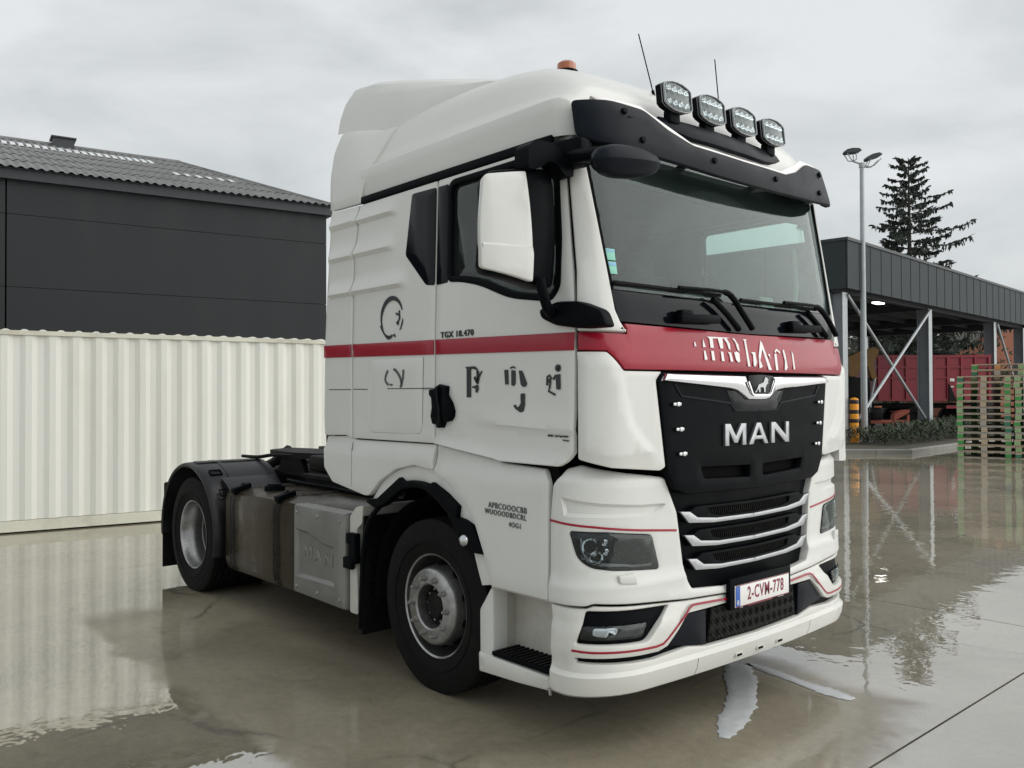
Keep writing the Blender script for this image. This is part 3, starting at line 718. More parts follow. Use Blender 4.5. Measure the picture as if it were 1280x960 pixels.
# ---- wipers
def upath(pts, off):
    out = []
    for a, b in pts: P, n = frame(cU, a, b, REF); out.append(P+n*off)
    return out
for pts_b, pts_a, pts_c in (([(-1.048, 2.272), (-.80, 2.268), (-.50, 2.266), (-.245, 2.264)], [(-.62, 2.272), (-.30, 2.278), (-.185, 2.262), (-.10, 2.175), (-.02, 2.085)], [(-.335, 2.236), (-.226, 2.160), (-.13, 2.078)]),
                            ([(-.06, 2.252), (.25, 2.252), (.55, 2.254), (.80, 2.255)], [(.36, 2.262), (.70, 2.268), (.81, 2.252), (.90, 2.19), (.985, 2.095)], [(.66, 2.225), (.78, 2.15), (.87, 2.085)])):
    w = MB(); w.tube(upath(smooth_path(pts_a, 4), .045), [.010]*6+[.017]*11, 8); wp = w.build('wiper', 'black_plastic', T)
    w = MB(); w.tube(upath(pts_b, .020), .011, 6); w.build('wiper_blade', 'rubber', wp)
    w = MB(); w.tube(upath(smooth_path(pts_c, 3), .032), .016, 8); w.build('wiper_link', 'black_plastic', wp)
for y0 in (-.48, .58):
    w = MB(); P, n = frame(cU, y0, 2.118, REF); rot = Matrix.Rotation(.04, 3, 'X')
    w.box(P+n*.035, (.05, .34, .045), rot, .012); w.box(P+n*.02+Vector((0, -.10, .015)), (.05, .10, .06), rot, .012); w.build('washer_nozzle', 'black_plastic', T)
# inspection stickers behind the glass
for z0, z1, zm in ((2.388, 2.446, 2.43), (2.320, 2.381, 2.36)):
    st = panel('sticker', [(-1.058, z0), (-1.005, z0), (-1.003, z1), (-1.058, z1)], cU, 'sticker_green', T, off=.001, thick=.001, bevel=.0003)
    panel('sticker_band', [(-1.055, zm), (-1.006, zm), (-1.005, z1-.004), (-1.055, z1-.004)], cU, 'sticker_blue', st, off=.0018, thick=.001, bevel=.0003)

# ---- upper grille
gr_h = [(0, 1.213), (-.62, 1.224), (-.70, 1.255), (-.757, 1.347), (-.818, 1.798), (-.786, 1.842), (0, 1.836)]
vent_r = [(-.495, 1.354), (-.065, 1.342), (-.065, 1.28), (-.47, 1.296)]
grille = panel('grille', halves(gr_h), cF, 'black_plastic', T, off=.012, thick=.06, bevel=.012, res=.06, holes=[rounded(vent_r, .012), rounded([(-a, b) for a, b in vent_r], .012)], ref=REFX)
panel('vent_floor', [(-.56, 1.26), (.56, 1.26), (.56, 1.37), (-.56, 1.37)], cF, 'seam_dark', grille, off=-.045, thick=.004, bevel=.001, ref=REFX)
for s_ in (1, -1):
    strip('grille_crease', [(s_*a, b) for a, b in ((-.705, 1.786), (-.653, 1.722), (-.25, 1.683), (-.207, 1.643), (0, 1.640))], .010, cF, 'visor_plastic', grille, off=.0165, thick=.006, ref=REFX)
panel('grille_shield', halves([(0, 1.642), (-.20, 1.645), (-.245, 1.69), (-.28, 1.75), (0, 1.75)]), cF, 'black_gloss', grille, off=.014, thick=.004, bevel=.002, ref=REFX)
chrome_h = [(0, 1.700), (-.095, 1.702), (-.135, 1.722), (-.19, 1.750), (-.26, 1.761), (-.54, 1.780), (-.806, 1.798), (-.778, 1.836), (0, 1.829)]
panel('chrome_bar', halves(chrome_h), cF, 'chrome', grille, off=.032, thick=.03, bevel=.014, res=.05, disp=lambda y, z: .008*math.cos(max(-1, min(1, (z-1.80)/.05))*PI/2) if abs(y) > .13 else .006, ref=REFX)
em_h = [(0, 1.733), (-.072, 1.733), (-.090, 1.745), (-.128, 1.815), (-.122, 1.832), (0, 1.838)]
emb = panel('emblem', halves(em_h), cF, 'black_gloss', grille, off=.046, thick=.02, bevel=.003, ref=REFX)
fglyph('emblem_rim', [SP([(-.130, 1.80), (-.092, 1.735), (-.075, 1.725), (.075, 1.725), (.092, 1.735), (.132, 1.80), (.13, 1.82)], .010)], 'chrome', off=.046, par=emb, ext=.005)
lion = [(-.075, 1.741), (-.060, 1.741), (-.050, 1.752), (-.040, 1.762), (-.032, 1.742), (-.020, 1.742), (-.022, 1.770), (.012, 1.768), (.018, 1.742), (.030, 1.742), (.030, 1.765), (.042, 1.785), (.058, 1.790), (.052, 1.802), (.060, 1.810), (.045, 1.822), (.030, 1.826), (.018, 1.808), (.012, 1.796), (-.018, 1.788), (-.038, 1.782), (-.046, 1.768), (-.058, 1.752)]
fglyph('emblem_lion', [lion], 'silver', off=.047, par=emb, ext=.004)
# M A N in raised metal
def letter(polys, x0): return [[(x0+a*.19, 1.456+b*.118) for a, b in p] for p in polys]
Mp = [[(0, 0), (.18, 0), (.18, .66), (.42, .12), (.58, .12), (.82, .66), (.82, 0), (1, 0), (1, 1), (.76, 1), (.5, .42), (.24, 1), (0, 1)]]
Ap = [[(0, 0), (.20, 0), (.29, .22), (.71, .22), (.80, 0), (1.0, 0), (.60, 1), (.40, 1)]]
Ah = [(.36, .40), (.50, .76), (.64, .40)]
Np = [[(0, 0), (.18, 0), (.18, .66), (.78, 0), (1, 0), (1, 1), (.82, 1), (.82, .34), (.22, 1), (0, 1)]]
for nm, P_, x0, hl in (('letter_m', Mp, -.312, None), ('letter_a', Ap, -.095, Ah), ('letter_n', Np, .128, None)):
    panel('grille_letter', letter(P_, x0)[0], cF, 'silver', grille, off=.028, thick=.02, bevel=.004, res=.05, holes=[letter([hl], x0)[0]] if hl else [], ref=REFX)
for y0, z0 in ((.700, 1.682), (.680, 1.556), (.658, 1.432)):
    for s_ in (1, -1):
        cl = MB(); P, n = frame(cF, s_*y0, z0, REFX); cl.box(P+n*.022, (.022, .062, .018), None, .006); cl.box(P+n*.03, (.02, .022, .024), None, .006); cl.build('grille_clip', 'chrome', grille)

# ---- lower grille with slats
lg_h = [(0, .708), (-.27, .716), (-.556, .736), (-.588, .790), (-.640, 1.13), (-.74, 1.33), (0, 1.33)]
lg = panel('lower_grille', halves(lg_h), bF, 'black_plastic', T, off=-.035, thick=.02, bevel=.004, res=.08, ref=REFX)
for zc, k in ((1.10, 1.0), (.978, .955), (.854, .915)):
    dz = zc-1.10
    sl = panel('grille_slat', halves([(0, 1.046+dz), (-.375*k, 1.052+dz), (-.57*k, 1.070+dz), (-.632*k, 1.125+dz), (-.56*k, 1.122+dz), (-.50*k, 1.150+dz), (0, 1.142+dz)]), bF, 'black_plastic', lg, off=.004, thick=.035, bevel=.006, res=.07, holes=[halves([(0, 1.082+dz), (-.30*k, 1.086+dz), (-.385*k, 1.102+dz), (-.40*k, 1.132+dz), (0, 1.126+dz)])], ref=REFX)
    for s_ in (1, -1):
        panel('slat_wing', [(s_*a*k, b+dz) for a, b in ((-.636, 1.134), (-.560, 1.128), (-.500, 1.094), (-.34, 1.078), (0, 1.072), (0, 1.050), (-.372, 1.055), (-.570, 1.071))], bF, 'silver', sl, off=.013, thick=.02, bevel=.004, res=.06, ref=REFX)
    fin = MB()
    for i in range(-20, 21):
        P, n = frame(bF, i*.0185*k, 1.105+dz, REFX); fin.box(P-n*.012, (.012, .004, .05), Matrix.Rotation(.25, 3, 'X'))
    fin.build('slat_mesh', 'chassis_black', sl, smooth=False, kind='stuff')

# ---- bumper
pan_r = [(-1.412, .720), (-1.400, 1.135), (-1.380, 1.29), (-1.307, 1.371), (-1.195, 1.388), (-.95, 1.345), (-.735, 1.315), (-.645, 1.13), (-.594, .790), (-.560, .735), (-.30, .714), (-.30, .676), (-.608, .690), (-.714, .699), (-1.144, .732), (-1.183, .720)]
head_r = rounded([(-1.259, 1.073), (-1.076, 1.067), (-.838, 1.036), (-.788, .866), (-1.055, .888), (-1.151, .904), (-1.216, .947)], [.015, .01, .02, .02, .02, .03, .04])
def pan_disp(u, z):
    zc = 1.305+.03*(u+.72)*-1*.6
    v = -.055*max(0, (z-zc)/.08) if z > zc else 0.
    return v+.016*max(0., min(1., (.850-z)/.045))
PLIN = [[(-1.36, 1.3165), (-.80, 1.3065), (-.755, 1.3055)], [(-1.39, .850), (-.62, .850)], [(-1.39, .805), (-.62, .805)]]
PREC = [(1.0 and [(-1.312, 1.228), (-1.10, 1.200), (-.90, 1.182), (-.735, 1.178), (-.80, 1.140), (-1.10, 1.148), (-1.292, 1.152)], .020, .016)]
hr, hl_ = both('bumper_corner', rounded(pan_r, .015), bU, 'white_paint', T, thick=.05, bevel=.01, res=.032, holes=[head_r], disp=pan_disp, rec=PREC, lines=PLIN)
for mir in (False, True):
    par = hl_ if mir else hr
    hb = panel('headlight', head_r, bU, 'black_gloss', T, off=-.045, thick=.01, bevel=.001, res=.06, mir=mir, label='dark headlight with round projector')
    hw = strip('headlight_wall', list(head_r)+[head_r[0]], .006, bU, 'black_plastic', hb, off=.002, thick=.05, mir=mir)
    panel('headlight_lens', head_r, bU, 'lamp_lens', hb, off=.004, thick=.004, bevel=.001, res=.06, mir=mir)
    sg = -1 if not mir else 1
    for u_, z_, r_ in ((-1.150, 1.000, .046), (-1.125, .948, .034)):
        P, n = frame(bU, u_, z_, REF)
        if mir: P = Vector((P.x, -P.y, P.z)); n = Vector((n.x, -n.y, n.z))
        pr = MB(); pr.cyl(P-n*.040, P-n*.010, r_*.35, r_*.75, 14, False); pr.cyl(P-n*.010, P-n*.002, r_*.75, r_, 14, False); pr.build('projector', 'reflector', hb); pr = MB(); pr.cyl(P-n*.040, P-n*.022, r_*.40, r_*.30, 12, True); pr.build('projector_lens', 'black_gloss', hb)
    for j, (u_, z_) in enumerate(((-1.085, 1.020), (-1.080, .975), (-1.185, .955))):
        P, n = frame(bU, u_, z_, REF)
        if mir: P = Vector((P.x, -P.y, P.z)); n = Vector((n.x, -n.y, n.z))
        pr = MB(); pr.cyl(P-n*.03, P-n*.004, .004, .017, 8, False); pr.build('reflector_cell', 'reflector', hb)
    panel('light_strip', SP([(-1.20, 1.04), (-1.195, .985), (-1.165, .935), (-1.10, .912), (-.985, .902), (-.94, .893), (-.82, .888)], [.012, .016, .020, .020, .016, .014, .012]), bU, 'lamp_grey', hb, off=-.014, thick=.012, bevel=.004, res=.05, mir=mir)
    panel('headlight_trim', [(-1.02, 1.04), (-.86, 1.02), (-.83, .92), (-.98, .925), (-1.03, .97)], bU, 'black_plastic', hb, off=-.02, thick=.02, bevel=.008, mir=mir)
    strip('red_line', [(-1.398, 1.117), (-1.25, 1.106), (-1.136, 1.096), (-.908, 1.066), (-.655, 1.042)], .011, bU, 'red_paint', par, off=.003, thick=.003, mir=mir, disp=pan_disp)
    panel('washer_cover', rounded([(-1.05, .861), (-.963, .866), (-.948, .812), (-1.044, .823)], .01), bF, 'white_paint', par, off=.012+.0085, thick=.022, bevel=.004, res=.04, mir=mir, ref=REFX)
panel('bumper_centre', [(-.296, .676), (.296, .676), (.296, .712), (-.296, .712)], bU, 'white_paint', T, off=.0, thick=.03, bevel=.004, disp=pan_disp)
low_h = [(0, .268), (-.5, .266), (-.95, .262), (-1.30, .258), (-1.402, .262), (-1.425, .42), (-1.412, .708), (-1.183, .708), (-1.144, .720), (-.714, .690), (-.608, .682), (-.29, .668), (0, .664)]
fog_r = rounded([(-1.186, .698), (-.735, .680), (-.900, .528), (-1.258, .540)], [.015, .01, .03, .015])
dark_h = [(0, .602), (-.29, .622), (-.595, .618), (-.61, .610), (-.765, .484), (-.83, .466), (-1.04, .473), (-1.262, .478), (-1.250, .452), (-.85, .432), (-.60, .448), (-.45, .425), (0, .418)]
low = panel('lower_bumper', halves(low_h), bU, 'scuffed_white', T, off=0., thick=.05, bevel=.008, res=.035, holes=[fog_r, [(-a, b) for a, b in fog_r], halves(dark_h)],
    lines=[[(-1.40, .404), (1.40, .404)], [(-1.40, .386), (1.40, .386)], [(-1.38, .305), (1.38, .305)]],
    disp=lambda u, z: .022*max(0., min(1., (.404-z)/.018))-.04*max(0., (.305-z)/.045)+.012*sm((z-.455)/.02)*sm((.63-z)/.02)*sm((abs(u)-.6)/.1))
panel('intake', halves([(0, .63), (-.60, .635), (-.80, .50), (-1.28, .50), (-1.28, .42), (-.60, .42), (0, .40)]), bU, 'black_plastic', low, off=-.03, thick=.01, bevel=.002, res=.08)
panel('intake_mesh', halves([(0, .60), (-.40, .612), (-.43, .44), (0, .43)]), bU, 'chassis_black', low, off=-.012, thick=.02, bevel=.004, res=.012, disp=lambda u, z: .007*math.sin(u*210)*math.sin(z*210))
for s_ in (1, -1):
    panel('intake_cheek', [(s_*a, b) for a, b in ((-.455, .612), (-.59, .612), (-.61, .604), (-.76, .480), (-.60, .453), (-.45, .430))], bU, 'visor_plastic', low, off=-.008, thick=.02, bevel=.004)
for mir in (False, True):
    fg = panel('fog_insert', fog_r, bU, 'black_plastic', low, off=-.022, thick=.01, bevel=.001, res=.06, mir=mir)
    fo = rounded([(-1.215, .628), (-.893, .622), (-.925, .552), (-1.236, .560)], .02)
    panel('fog_lamp', fo, bU, 'lamp_lens', low, off=-.006, thick=.01, bevel=.003, res=.05, mir=mir)
    panel('fog_lamp_bowl', inset(fo if area2(fo) > 0 else fo[::-1], .006), bU, 'black_gloss', low, off=-.0185, thick=.003, bevel=.001, res=.05, mir=mir)
    panel('fog_reflector', rounded([(-1.165, .615), (-1.04, .612), (-1.05, .575), (-1.10, .568), (-1.165, .575)], .02), bU, 'reflector', low, off=-.013, thick=.006, bevel=.003, res=.03, mir=mir, disp=lambda u, z: .004*math.sin(u*90))
    strip('red_line', [(-1.272, .512), (-1.16, .506), (-1.05, .503), (-.852, .497), (-.80, .502), (-.765, .522), (-.60, .645), (-.575, .655), (-.535, .655), (-.287, .645)], .011, bU, 'red_paint', low, off=.015, thick=.004, mir=mir)
for y0 in (-.20, .0, .20):
    sl = MB(); P, n = frame(bF, y0, .345, REFX); sl.box(P+n*.022, (.012, .070, .026), None, .005); so_ = sl.build('tow_cover', 'dirty_white', low)
    sl = MB(); sl.box(P+n*.028, (.004, .045, .012)); sl.build('tow_slot', 'seam_dark', so_)
for y0 in (-.55, .55):
    strip('seam', [(y0, .305), (y0+.004, .385)], .004, bF, 'letter_grey', low, off=.0225, thick=.004, ref=REFX)
tw = MB(); tw.tube([(-.43, -1.245, .31), (-.425, -1.262, .30), (-.42, -1.262, .275), (-.425, -1.25, .268), (-.435, -1.245, .285)], .006, 6); tw.build('tow_ring', 'nut_steel', low)

# ---- number plate
npx = BUM.front(0, .65)
ph = MB(); ph.box((npx+.018, 0, .668), (.03, .60, .165), None, .008); holder = ph.build('plate_holder', 'black_plastic', T)
pp = MB(); pp.box((npx+.037, 0, .655), (.006, .53, .115), None, .002); plate = pp.build('number_plate', 'plate_white', T, label='white number plate reading 2-CVM-778 in dark red')
PL = xpl(npx+.0405)
chart_text('plate_characters', '2-CVM-778', .028, .655, .098, PL, 'plate_red', plate, off=.0, ext=.001, bold=.0015, sx=.70, space=1.13, ref=REFX)
panel('plate_band', [(-.262, .602), (-.222, .602), (-.222, .708), (-.262, .708)], PL, 'plate_blue', plate, off=.0012, thick=.001, bevel=.0002, ref=REFX)
chart_text('plate_country', 'B', -.242, .622, .034, PL, 'letter_white', plate, off=.0014, ext=.0006, ref=REFX)
strip('plate_border', [(-.26, .599), (.26, .599)], .004, PL, 'plate_red', plate, off=.0008, thick=.0008, ref=REFX); strip('plate_border', [(-.26, .711), (.26, .711)], .004, PL, 'plate_red', plate, off=.0008, thick=.0008, ref=REFX)
PH = xpl(npx+.0335)
panel('holder_strip', [(-.14, .588), (.10, .588), (.10, .597), (-.14, .597)], PH, 'plate_red', holder, off=.001, thick=.001, bevel=.0003, ref=REFX)
for t_, y_ in (('MAN', -.20), ('truck-center', .19)): chart_text('holder_lettering', t_, y_, .592, .011, PH, 'letter_white', holder, off=.001, ext=.0005, ref=REFX)

# ---- lower cab sides, arches, step
fend = [(-1.403, 1.447), (-1.205, 1.424), (-.86, 1.386), (-.82, 1.375), (-.50, 1.362), (-.452, 1.30), (-.462, .718), (-.891, .718), (-.903, .745), (-.952, .868), (-1.026, 1.02), (-1.113, 1.134), (-1.248, 1.226), (-1.403, 1.290)]
both('front_wing', rounded(fend, .01), Y35, 'white_paint', T, off=0., thick=.03, bevel=.008, res=.05, disp=lambda x, z: -.03*sm((z-1.30)/.08))
rfen = [(-2.675, 1.456), (-2.39, 1.467), (-2.29, 1.446), (-1.415, 1.448), (-1.415, 1.298), (-1.613, 1.317), (-1.80, 1.281), (-1.98, 1.194), (-2.097, 1.098), (-2.153, 1.092), (-2.56, 1.150), (-2.672, 1.243), (-2.678, 1.353)]
both('rear_wing', rounded(rfen, .015), Y35, 'white_paint', T, off=0., thick=.04, bevel=.01, res=.05, disp=lambda x, z: -.03*sm((z-1.37)/.06))
strip('seam', [(-2.285, 1.43), (-2.305, 1.37), (-2.31, 1.14)], .005, Y35, 'seam_dark', T, off=.0, thick=.002)
flange = smooth_path([(-2.10, 1.07), (-1.98, 1.19), (-1.80, 1.277), (-1.613, 1.313), (-1.42, 1.295), (-1.248, 1.222), (-1.113, 1.13), (-1.026, 1.015), (-.952, .862), (-.895, .722)], 3)
inner = smooth_path([(-2.03, 1.03), (-1.93, 1.10), (-1.77, 1.20), (-1.60, 1.225), (-1.43, 1.205), (-1.28, 1.13), (-1.17, 1.02), (-1.09, .90), (-1.04, .78), (-1.005, .70)], 3)
both('arch_flange', flange+inner[::-1], ypl(-1.205), 'white_paint', T, off=0., thick=.03, bevel=.004, res=.04)
tr = [(-2.127, 1.050), (-2.12, 1.075), (-2.009, 1.085), (-1.758, 1.235), (-1.718, 1.215), (-1.60, 1.225), (-1.50, 1.215), (-1.438, 1.200), (-1.426, 1.229), (-1.30, 1.18), (-1.180, 1.114), (-1.191, 1.052), (-1.13, 1.045), (-1.048, 1.018), (-.956, .875), (-1.06, .872), (-1.103, .88), (-1.192, .962), (-1.272, 1.063), (-1.414, 1.149), (-1.49, 1.178), (-1.562, 1.188), (-1.66, 1.18), (-1.745, 1.159), (-1.938, 1.050), (-2.024, 1.022)]
both('arch_trim', tr, ypl(-1.238), 'black_plastic', T, off=0., thick=.06, bevel=.008, res=.04)
for s_ in (-1, 1):
    k = MB(); k.lathe([(0, -.045), (.018, -.042), (.032, -.028), (.036, -.008), (.034, .0), (.030, .012), (.028, .03)], (-1.112, 0, .935), 20)
    for v in k.v: v.y -= 1.225
    if s_ > 0: k.mirror()
    k.build('side_marker', 'chrome', T)
    # wheel house
    wh = MB(); wh.lathe([(.625, -1.17), (.625, -.55)], (-1.50, 0, .50), 28, .47, PI+.12); wh.lathe([(.625, -.55), (.0, -.55)], (-1.50, 0, .50), 28, .47, PI+.12)
    if s_ > 0: wh.mirror()
    wh.build('wheel_house', 'seam_dark', T)
    # entry step: recess walls, tread and lower lip
    st = MB(); st.box((-.69, -1.03, .50), (.46, .02, .46)); st.box((-.925, -1.10, .50), (.02, .16, .46)); st.box((-.45, -1.10, .50), (.02, .16, .46)); st.box((-.69, -1.11, .712), (.48, .18, .02))
    if s_ > 0: st.mirror()
    st.build('step_recess', 'dirty_white', T)
    st = panel('step_column', rounded([(-1.028, .255), (-1.03, .57), (-.985, .63), (-.935, .70), (-.912, .70), (-.912, .255)], .02), ypl(-1.205), 'white_paint', T, thick=.10, bevel=.015, mir=s_ > 0)
    st = panel('step_lip', rounded([(-1.03, .232), (-1.035, .345), (-.468, .338), (-.468, .262), (-.70, .245)], .015), ypl(-1.215), 'scuffed_white', T, thick=.19, bevel=.02, res=.06, mir=s_ > 0)
    tr_ = MB(); tr_.box((-.69, -1.115, .357), (.45, .20, .024), None, .006)
    if s_ > 0: tr_.mirror()
    tread = tr_.build('step_tread', 'black_plastic', T)
    tr_ = MB()
    for i in range(12): tr_.box((-.885+i*.036, -1.115, .371), (.014, .17, .008))
    if s_ > 0: tr_.mirror()
    tr_.build('tread_cleat', 'chassis_black', tread, smooth=False)
# dark underside of the cab, closes the view into the engine bay
un = MB(); un.box((-1.40, 0, 1.30), (2.2, 2.30, .06)); un.box((-.56, 0, .78), (.30, 1.96, 1.0)); un.box((-.55, 0, .50), (.40, 1.9, .34), None, .05); un.build('engine_bay', 'seam_dark', T)
ax = MB(); ax.cyl((-1.50, -.95, .48), (-1.50, .95, .48), .075, None, 14); ax.box((-1.50, 0, .42), (.16, 1.3, .16), None, .03); ax.build('front_axle', 'chassis_black', T)

# ---- cab interior
it = MB(); it.box((-2.27, 0, 2.10), (.04, 2.36, 1.75)); it.box((-1.30, 0, 1.46), (1.95, 2.30, .04)); it.build('cab_rear_wall', 'interior_grey', T)
lin = [(-2.25, 1.48), (-.62, 1.48), (-.62, 2.0), (-.42, 2.15), (-.46, 2.97), (-2.25, 2.97)]
both('door_lining', lin, cS, 'interior_grey', T, off=-.06, thick=.004, bevel=.001, res=.2, holes=[inset(win_out if area2(win_out) > 0 else win_out[::-1], .01)])
it = MB(); it.box((-2.0, 0, 1.95), (.5, 2.1, .20), None, .06); it.box((-2.0, 0, 2.62), (.5, 2.1, .06), None, .02); it.build('bunk', 'interior_grey', T)
it = MB(); it.box((-1.32, 0, 3.00), (1.92, 2.30, .03)); it.build('headliner', 'interior_grey', T)
it = MB()
it.prism([(-.22, 1.6), (-.20, 2.16), (-.30, 2.22), (-.62, 2.20), (-.70, 2.06), (-.66, 1.6)], lambda x, z: (x, -1.12, z), (0, 2.24, 0)); it.build('dashboard', 'interior_dark', T)
for s_ in (-1, 1):
    seat = MB(); seat.box((-1.15, s_*.68, 1.98), (.52, .52, .16), None, .06); seat.box((-1.42, s_*.68, 2.30), (.16, .52, .62), Matrix.Rotation(-.14, 3, 'Y'), .06); seat.box((-1.49, s_*.68, 2.68), (.11, .30, .20), Matrix.Rotation(-.14, 3, 'Y'), .05); seat.box((-1.15, s_*.68, 1.70), (.40, .40, .42), None, .03)
    seat.build('seat', 'interior_dark', T)
sw = MB(); c0 = Vector((-.86, .62, 2.22)); rm = Matrix.Rotation(math.radians(-28), 3, 'Y')
sw.tube([c0+rm @ Vector((0, .22*math.cos(t*PI/14), .22*math.sin(t*PI/14))) for t in range(29)], .017, 8, False)
for a_ in (0, PI, -PI/2): sw.tube([c0, c0+rm @ Vector((0, .21*math.cos(a_), .21*math.sin(a_)))], .016, 6)
sw.box(c0, (.05, .13, .12), rm, .02); sw.build('steering_wheel', 'interior_grey', T)
tb = MB(); tb.box((-.40, .06, 2.34), (.06, .115, .17), Matrix.Rotation(-.15, 3, 'Y'), .02); tb.tube([(-.40, .06, 2.20), (-.40, .06, 2.30)], .014); tb.build('dash_camera', 'black_plastic', T)
tb = MB(); tb.box((-.42, .66, 2.30), (.05, .15, .10), Matrix.Rotation(-.15, 3, 'Y'), .02); tb.build('dash_display', 'cream_plastic', T)
tb = MB(); tb.tube([(-.40, .95, 2.2), (-.42, 1.03, 2.45), (-.45, 1.05, 2.7)], .02); tb.build('grab_handle', 'cream_plastic', T)

# ---- roof
side_prof = [(.016, 0), (.010, .05), (.004, .12), (.0, .182), (.006, .192), (.048, .214), (.088, .29), (.140, .41), (.185, .485), (.24, .54), (.33, .585), (.46, .61)]
HX = [(-2.235, 1.0), (-1.35, 1.0), (-1.0, .93), (-.80, .83), (-.65, .70), (-.55, .56), (-.47, .42), (-.40, .27), (-.34, .12), (-.285, .0)]
def roof_half(x):
    z = 3.02; W = CAB.W(z)
    if x <= CAB.front(W, z): return W
    lo, hi = 0, W
    for _ in range(40):
        m = (lo+hi)/2
        if CAB.front(m, z) > x: lo = m
        else: hi = m
    return lo
rv, rf = [], []; xs_ = [-2.235+i*.11 for i in range(16)]+[-.52, -.46, -.42, -.385, -.35, -.32, -.30, -.285]
fr_ = [0, .25, .5, .75, 1]
for x in xs_:
    W = roof_half(x); k = itp(HX, x); row = []
    kk = sm((-.27-x)/.14)
    for ins, hh in side_prof:
        z_ = hh if hh < .2 else .2+(hh-.2)*k
        row.append((W-ins, 3.022+z_*kk))
    y0, z0 = row[-1]
    for t in (.25, .5, .75, 1): row.append((y0*(1-t), z0+.045*math.sin(t*PI/2)*k))
    full = [(-a, b2) for a, b2 in row]+[(a, b2) for a, b2 in reversed(row[:-1])]
    rv += [Vector((x, a, b2)) for a, b2 in full]
m_ = len(full)
rf = [(i*m_+j, (i+1)*m_+j, (i+1)*m_+j+1, i*m_+j+1) for i in range(len(xs_)-1) for j in range(m_-1)]
rb = MB(); rb.add(rv, rf); rb.build('roof', 'white_paint', T, angle=42)
both('roof_channel', [(-2.235, 2.984), (-.46, 2.984), (-.46, 3.028), (-2.235, 3.028)], cS, 'black_plastic', T, off=.006, thick=.03, bevel=.003, res=.1)
# rear upper side deflectors and roof fairing
ry = lambda z: -itp([(2.9, 1.203), (3.1, 1.198), (3.2, 1.18), (3.3, 1.13), (3.45, 1.06), (3.6, .97)], z)
ry2 = lambda z: -itp([(2.9, 1.203), (3.1, 1.20), (3.25, 1.19), (3.4, 1.165), (3.6, 1.11)], z)
def rS(x, z):
    w = sm((-2.12-x)/.40); return (x, ry(z)*(1-w)+ry2(z)*w, z)
both('side_deflector', rounded([(-2.63, 3.0), (-2.645, 3.2), (-2.645, 3.42), (-2.60, 3.545), (-2.06, 3.485), (-2.17, 3.2), (-2.242, 2.99)], [.01, .02, .05, .04, .02, .02, .01]), rS, 'white_paint', T, off=.004, thick=.03, bevel=.008, res=.05)
fa = MB(); secs = [(-2.70, 1.105, 3.565, .995, 3.875, 3.905), (-2.62, 1.10, 3.555, 1.0, 3.905, 3.94), (-2.4, 1.085, 3.50, .985, 3.89, 3.93), (-2.1, 1.04, 3.46, .945, 3.83, 3.875), (-1.7, .97, 3.49, .88, 3.74, 3.785), (-1.35, .87, 3.56, .80, 3.66, 3.70), (-1.15, .80, 3.55, .70, 3.60, 3.63)]
fv = []
for (x, yb, zb2, yt, ztp, zc) in secs:
    half = [(yb, zb2), (yb-.02, zb2+.12*(ztp-zb2)/.35), (yt+.05, ztp-.10*(ztp-zb2)/.35), (yt+.015, ztp-.03), (yt-.03, ztp), (yt-.25, ztp+.6*(zc-ztp)), (0, zc)]
    sec = [(-a, b) for a, b in half]+[(a, b) for a, b in reversed(half[:-1])]
    fv += [Vector((x, a, b)) for a, b in sec]
k_ = 13
fa.add(fv, [(i*k_+j, (i+1)*k_+j, (i+1)*k_+j+1, i*k_+j+1) for i in range(len(secs)-1) for j in range(k_-1)]); fa.build('roof_spoiler', 'white_paint', T, angle=30)
fb = MB(); fb.box((-2.55, 0, 3.68), (.03, 1.7, .26)); fb.box((-2.35, 0, 3.22), (.03, 2.0, .6)); fb.build('spoiler_back', 'black_plastic', T)

# ---- sun visor, lamp bar, lamps
vis_h = [(0, 2.905), (-.28, 2.908), (-.77, 2.928), (-.98, 2.943), (-1.126, 2.956), (-1.235, 2.995), (-1.215, 3.18), (-1.02, 3.186), (-.79, 3.180), (-.635, 3.10), (-.455, 3.048), (0, 3.042)]
vr = [(-a, b) for a, b in reversed(vis_h) if abs(a) > 1e-6]
visor = panel('sun_visor', rounded(list(vis_h)+vr, .03), vU, 'visor_plastic', T, off=0., thick=.025, bevel=.008, res=.06, back=True, disp=lambda u, z: .02*sm((abs(u)-1.05)/.15)*0)
back_h = [(0, 3.03), (-.46, 3.035), (-.64, 3.09), (-.80, 3.165), (-1.05, 3.172), (-1.10, 3.215), (-.78, 3.215), (-.60, 3.135), (-.44, 3.075), (0, 3.068)]
panel('visor_edge', halves(back_h), vU, 'letter_white', visor, off=-.02, thick=.03, bevel=.006, res=.06)
for a, b in ((.945, 3.136), (.86, 2.998), (.303, 2.988)):
    for s_ in (1, -1):
        P, n = frame(vU, s_*a, b, REF); bo = MB(); bo.cyl(P-n*.005, P+n*.012, .019, .015, 12); bo.build('bolt', 'black_plastic', visor)
vb = MB(); vb.box((-.30, -.9, 3.10), (.22, .05, .03)); vb.box((-.30, .9, 3.10), (.22, .05, .03)); vb.box((-.28, -.35, 3.0), (.24, .04, .03)); vb.box((-.28, .35, 3.0), (.24, .04, .03)); vb.build('visor_bracket', 'black_plastic', visor)
bar_h = [(0, 3.118), (-.36, 3.122), (-.47, 3.138), (-.615, 3.182), (-.575, 3.212), (0, 3.210)]
bar = panel('lamp_bar', halves(bar_h), lambda y, z: (-.205-.35*(z-3.12)-.05*(y/.6)**2, y, z), 'visor_plastic', T, off=0., thick=.03, bevel=.004, res=.08, ref=REFX)
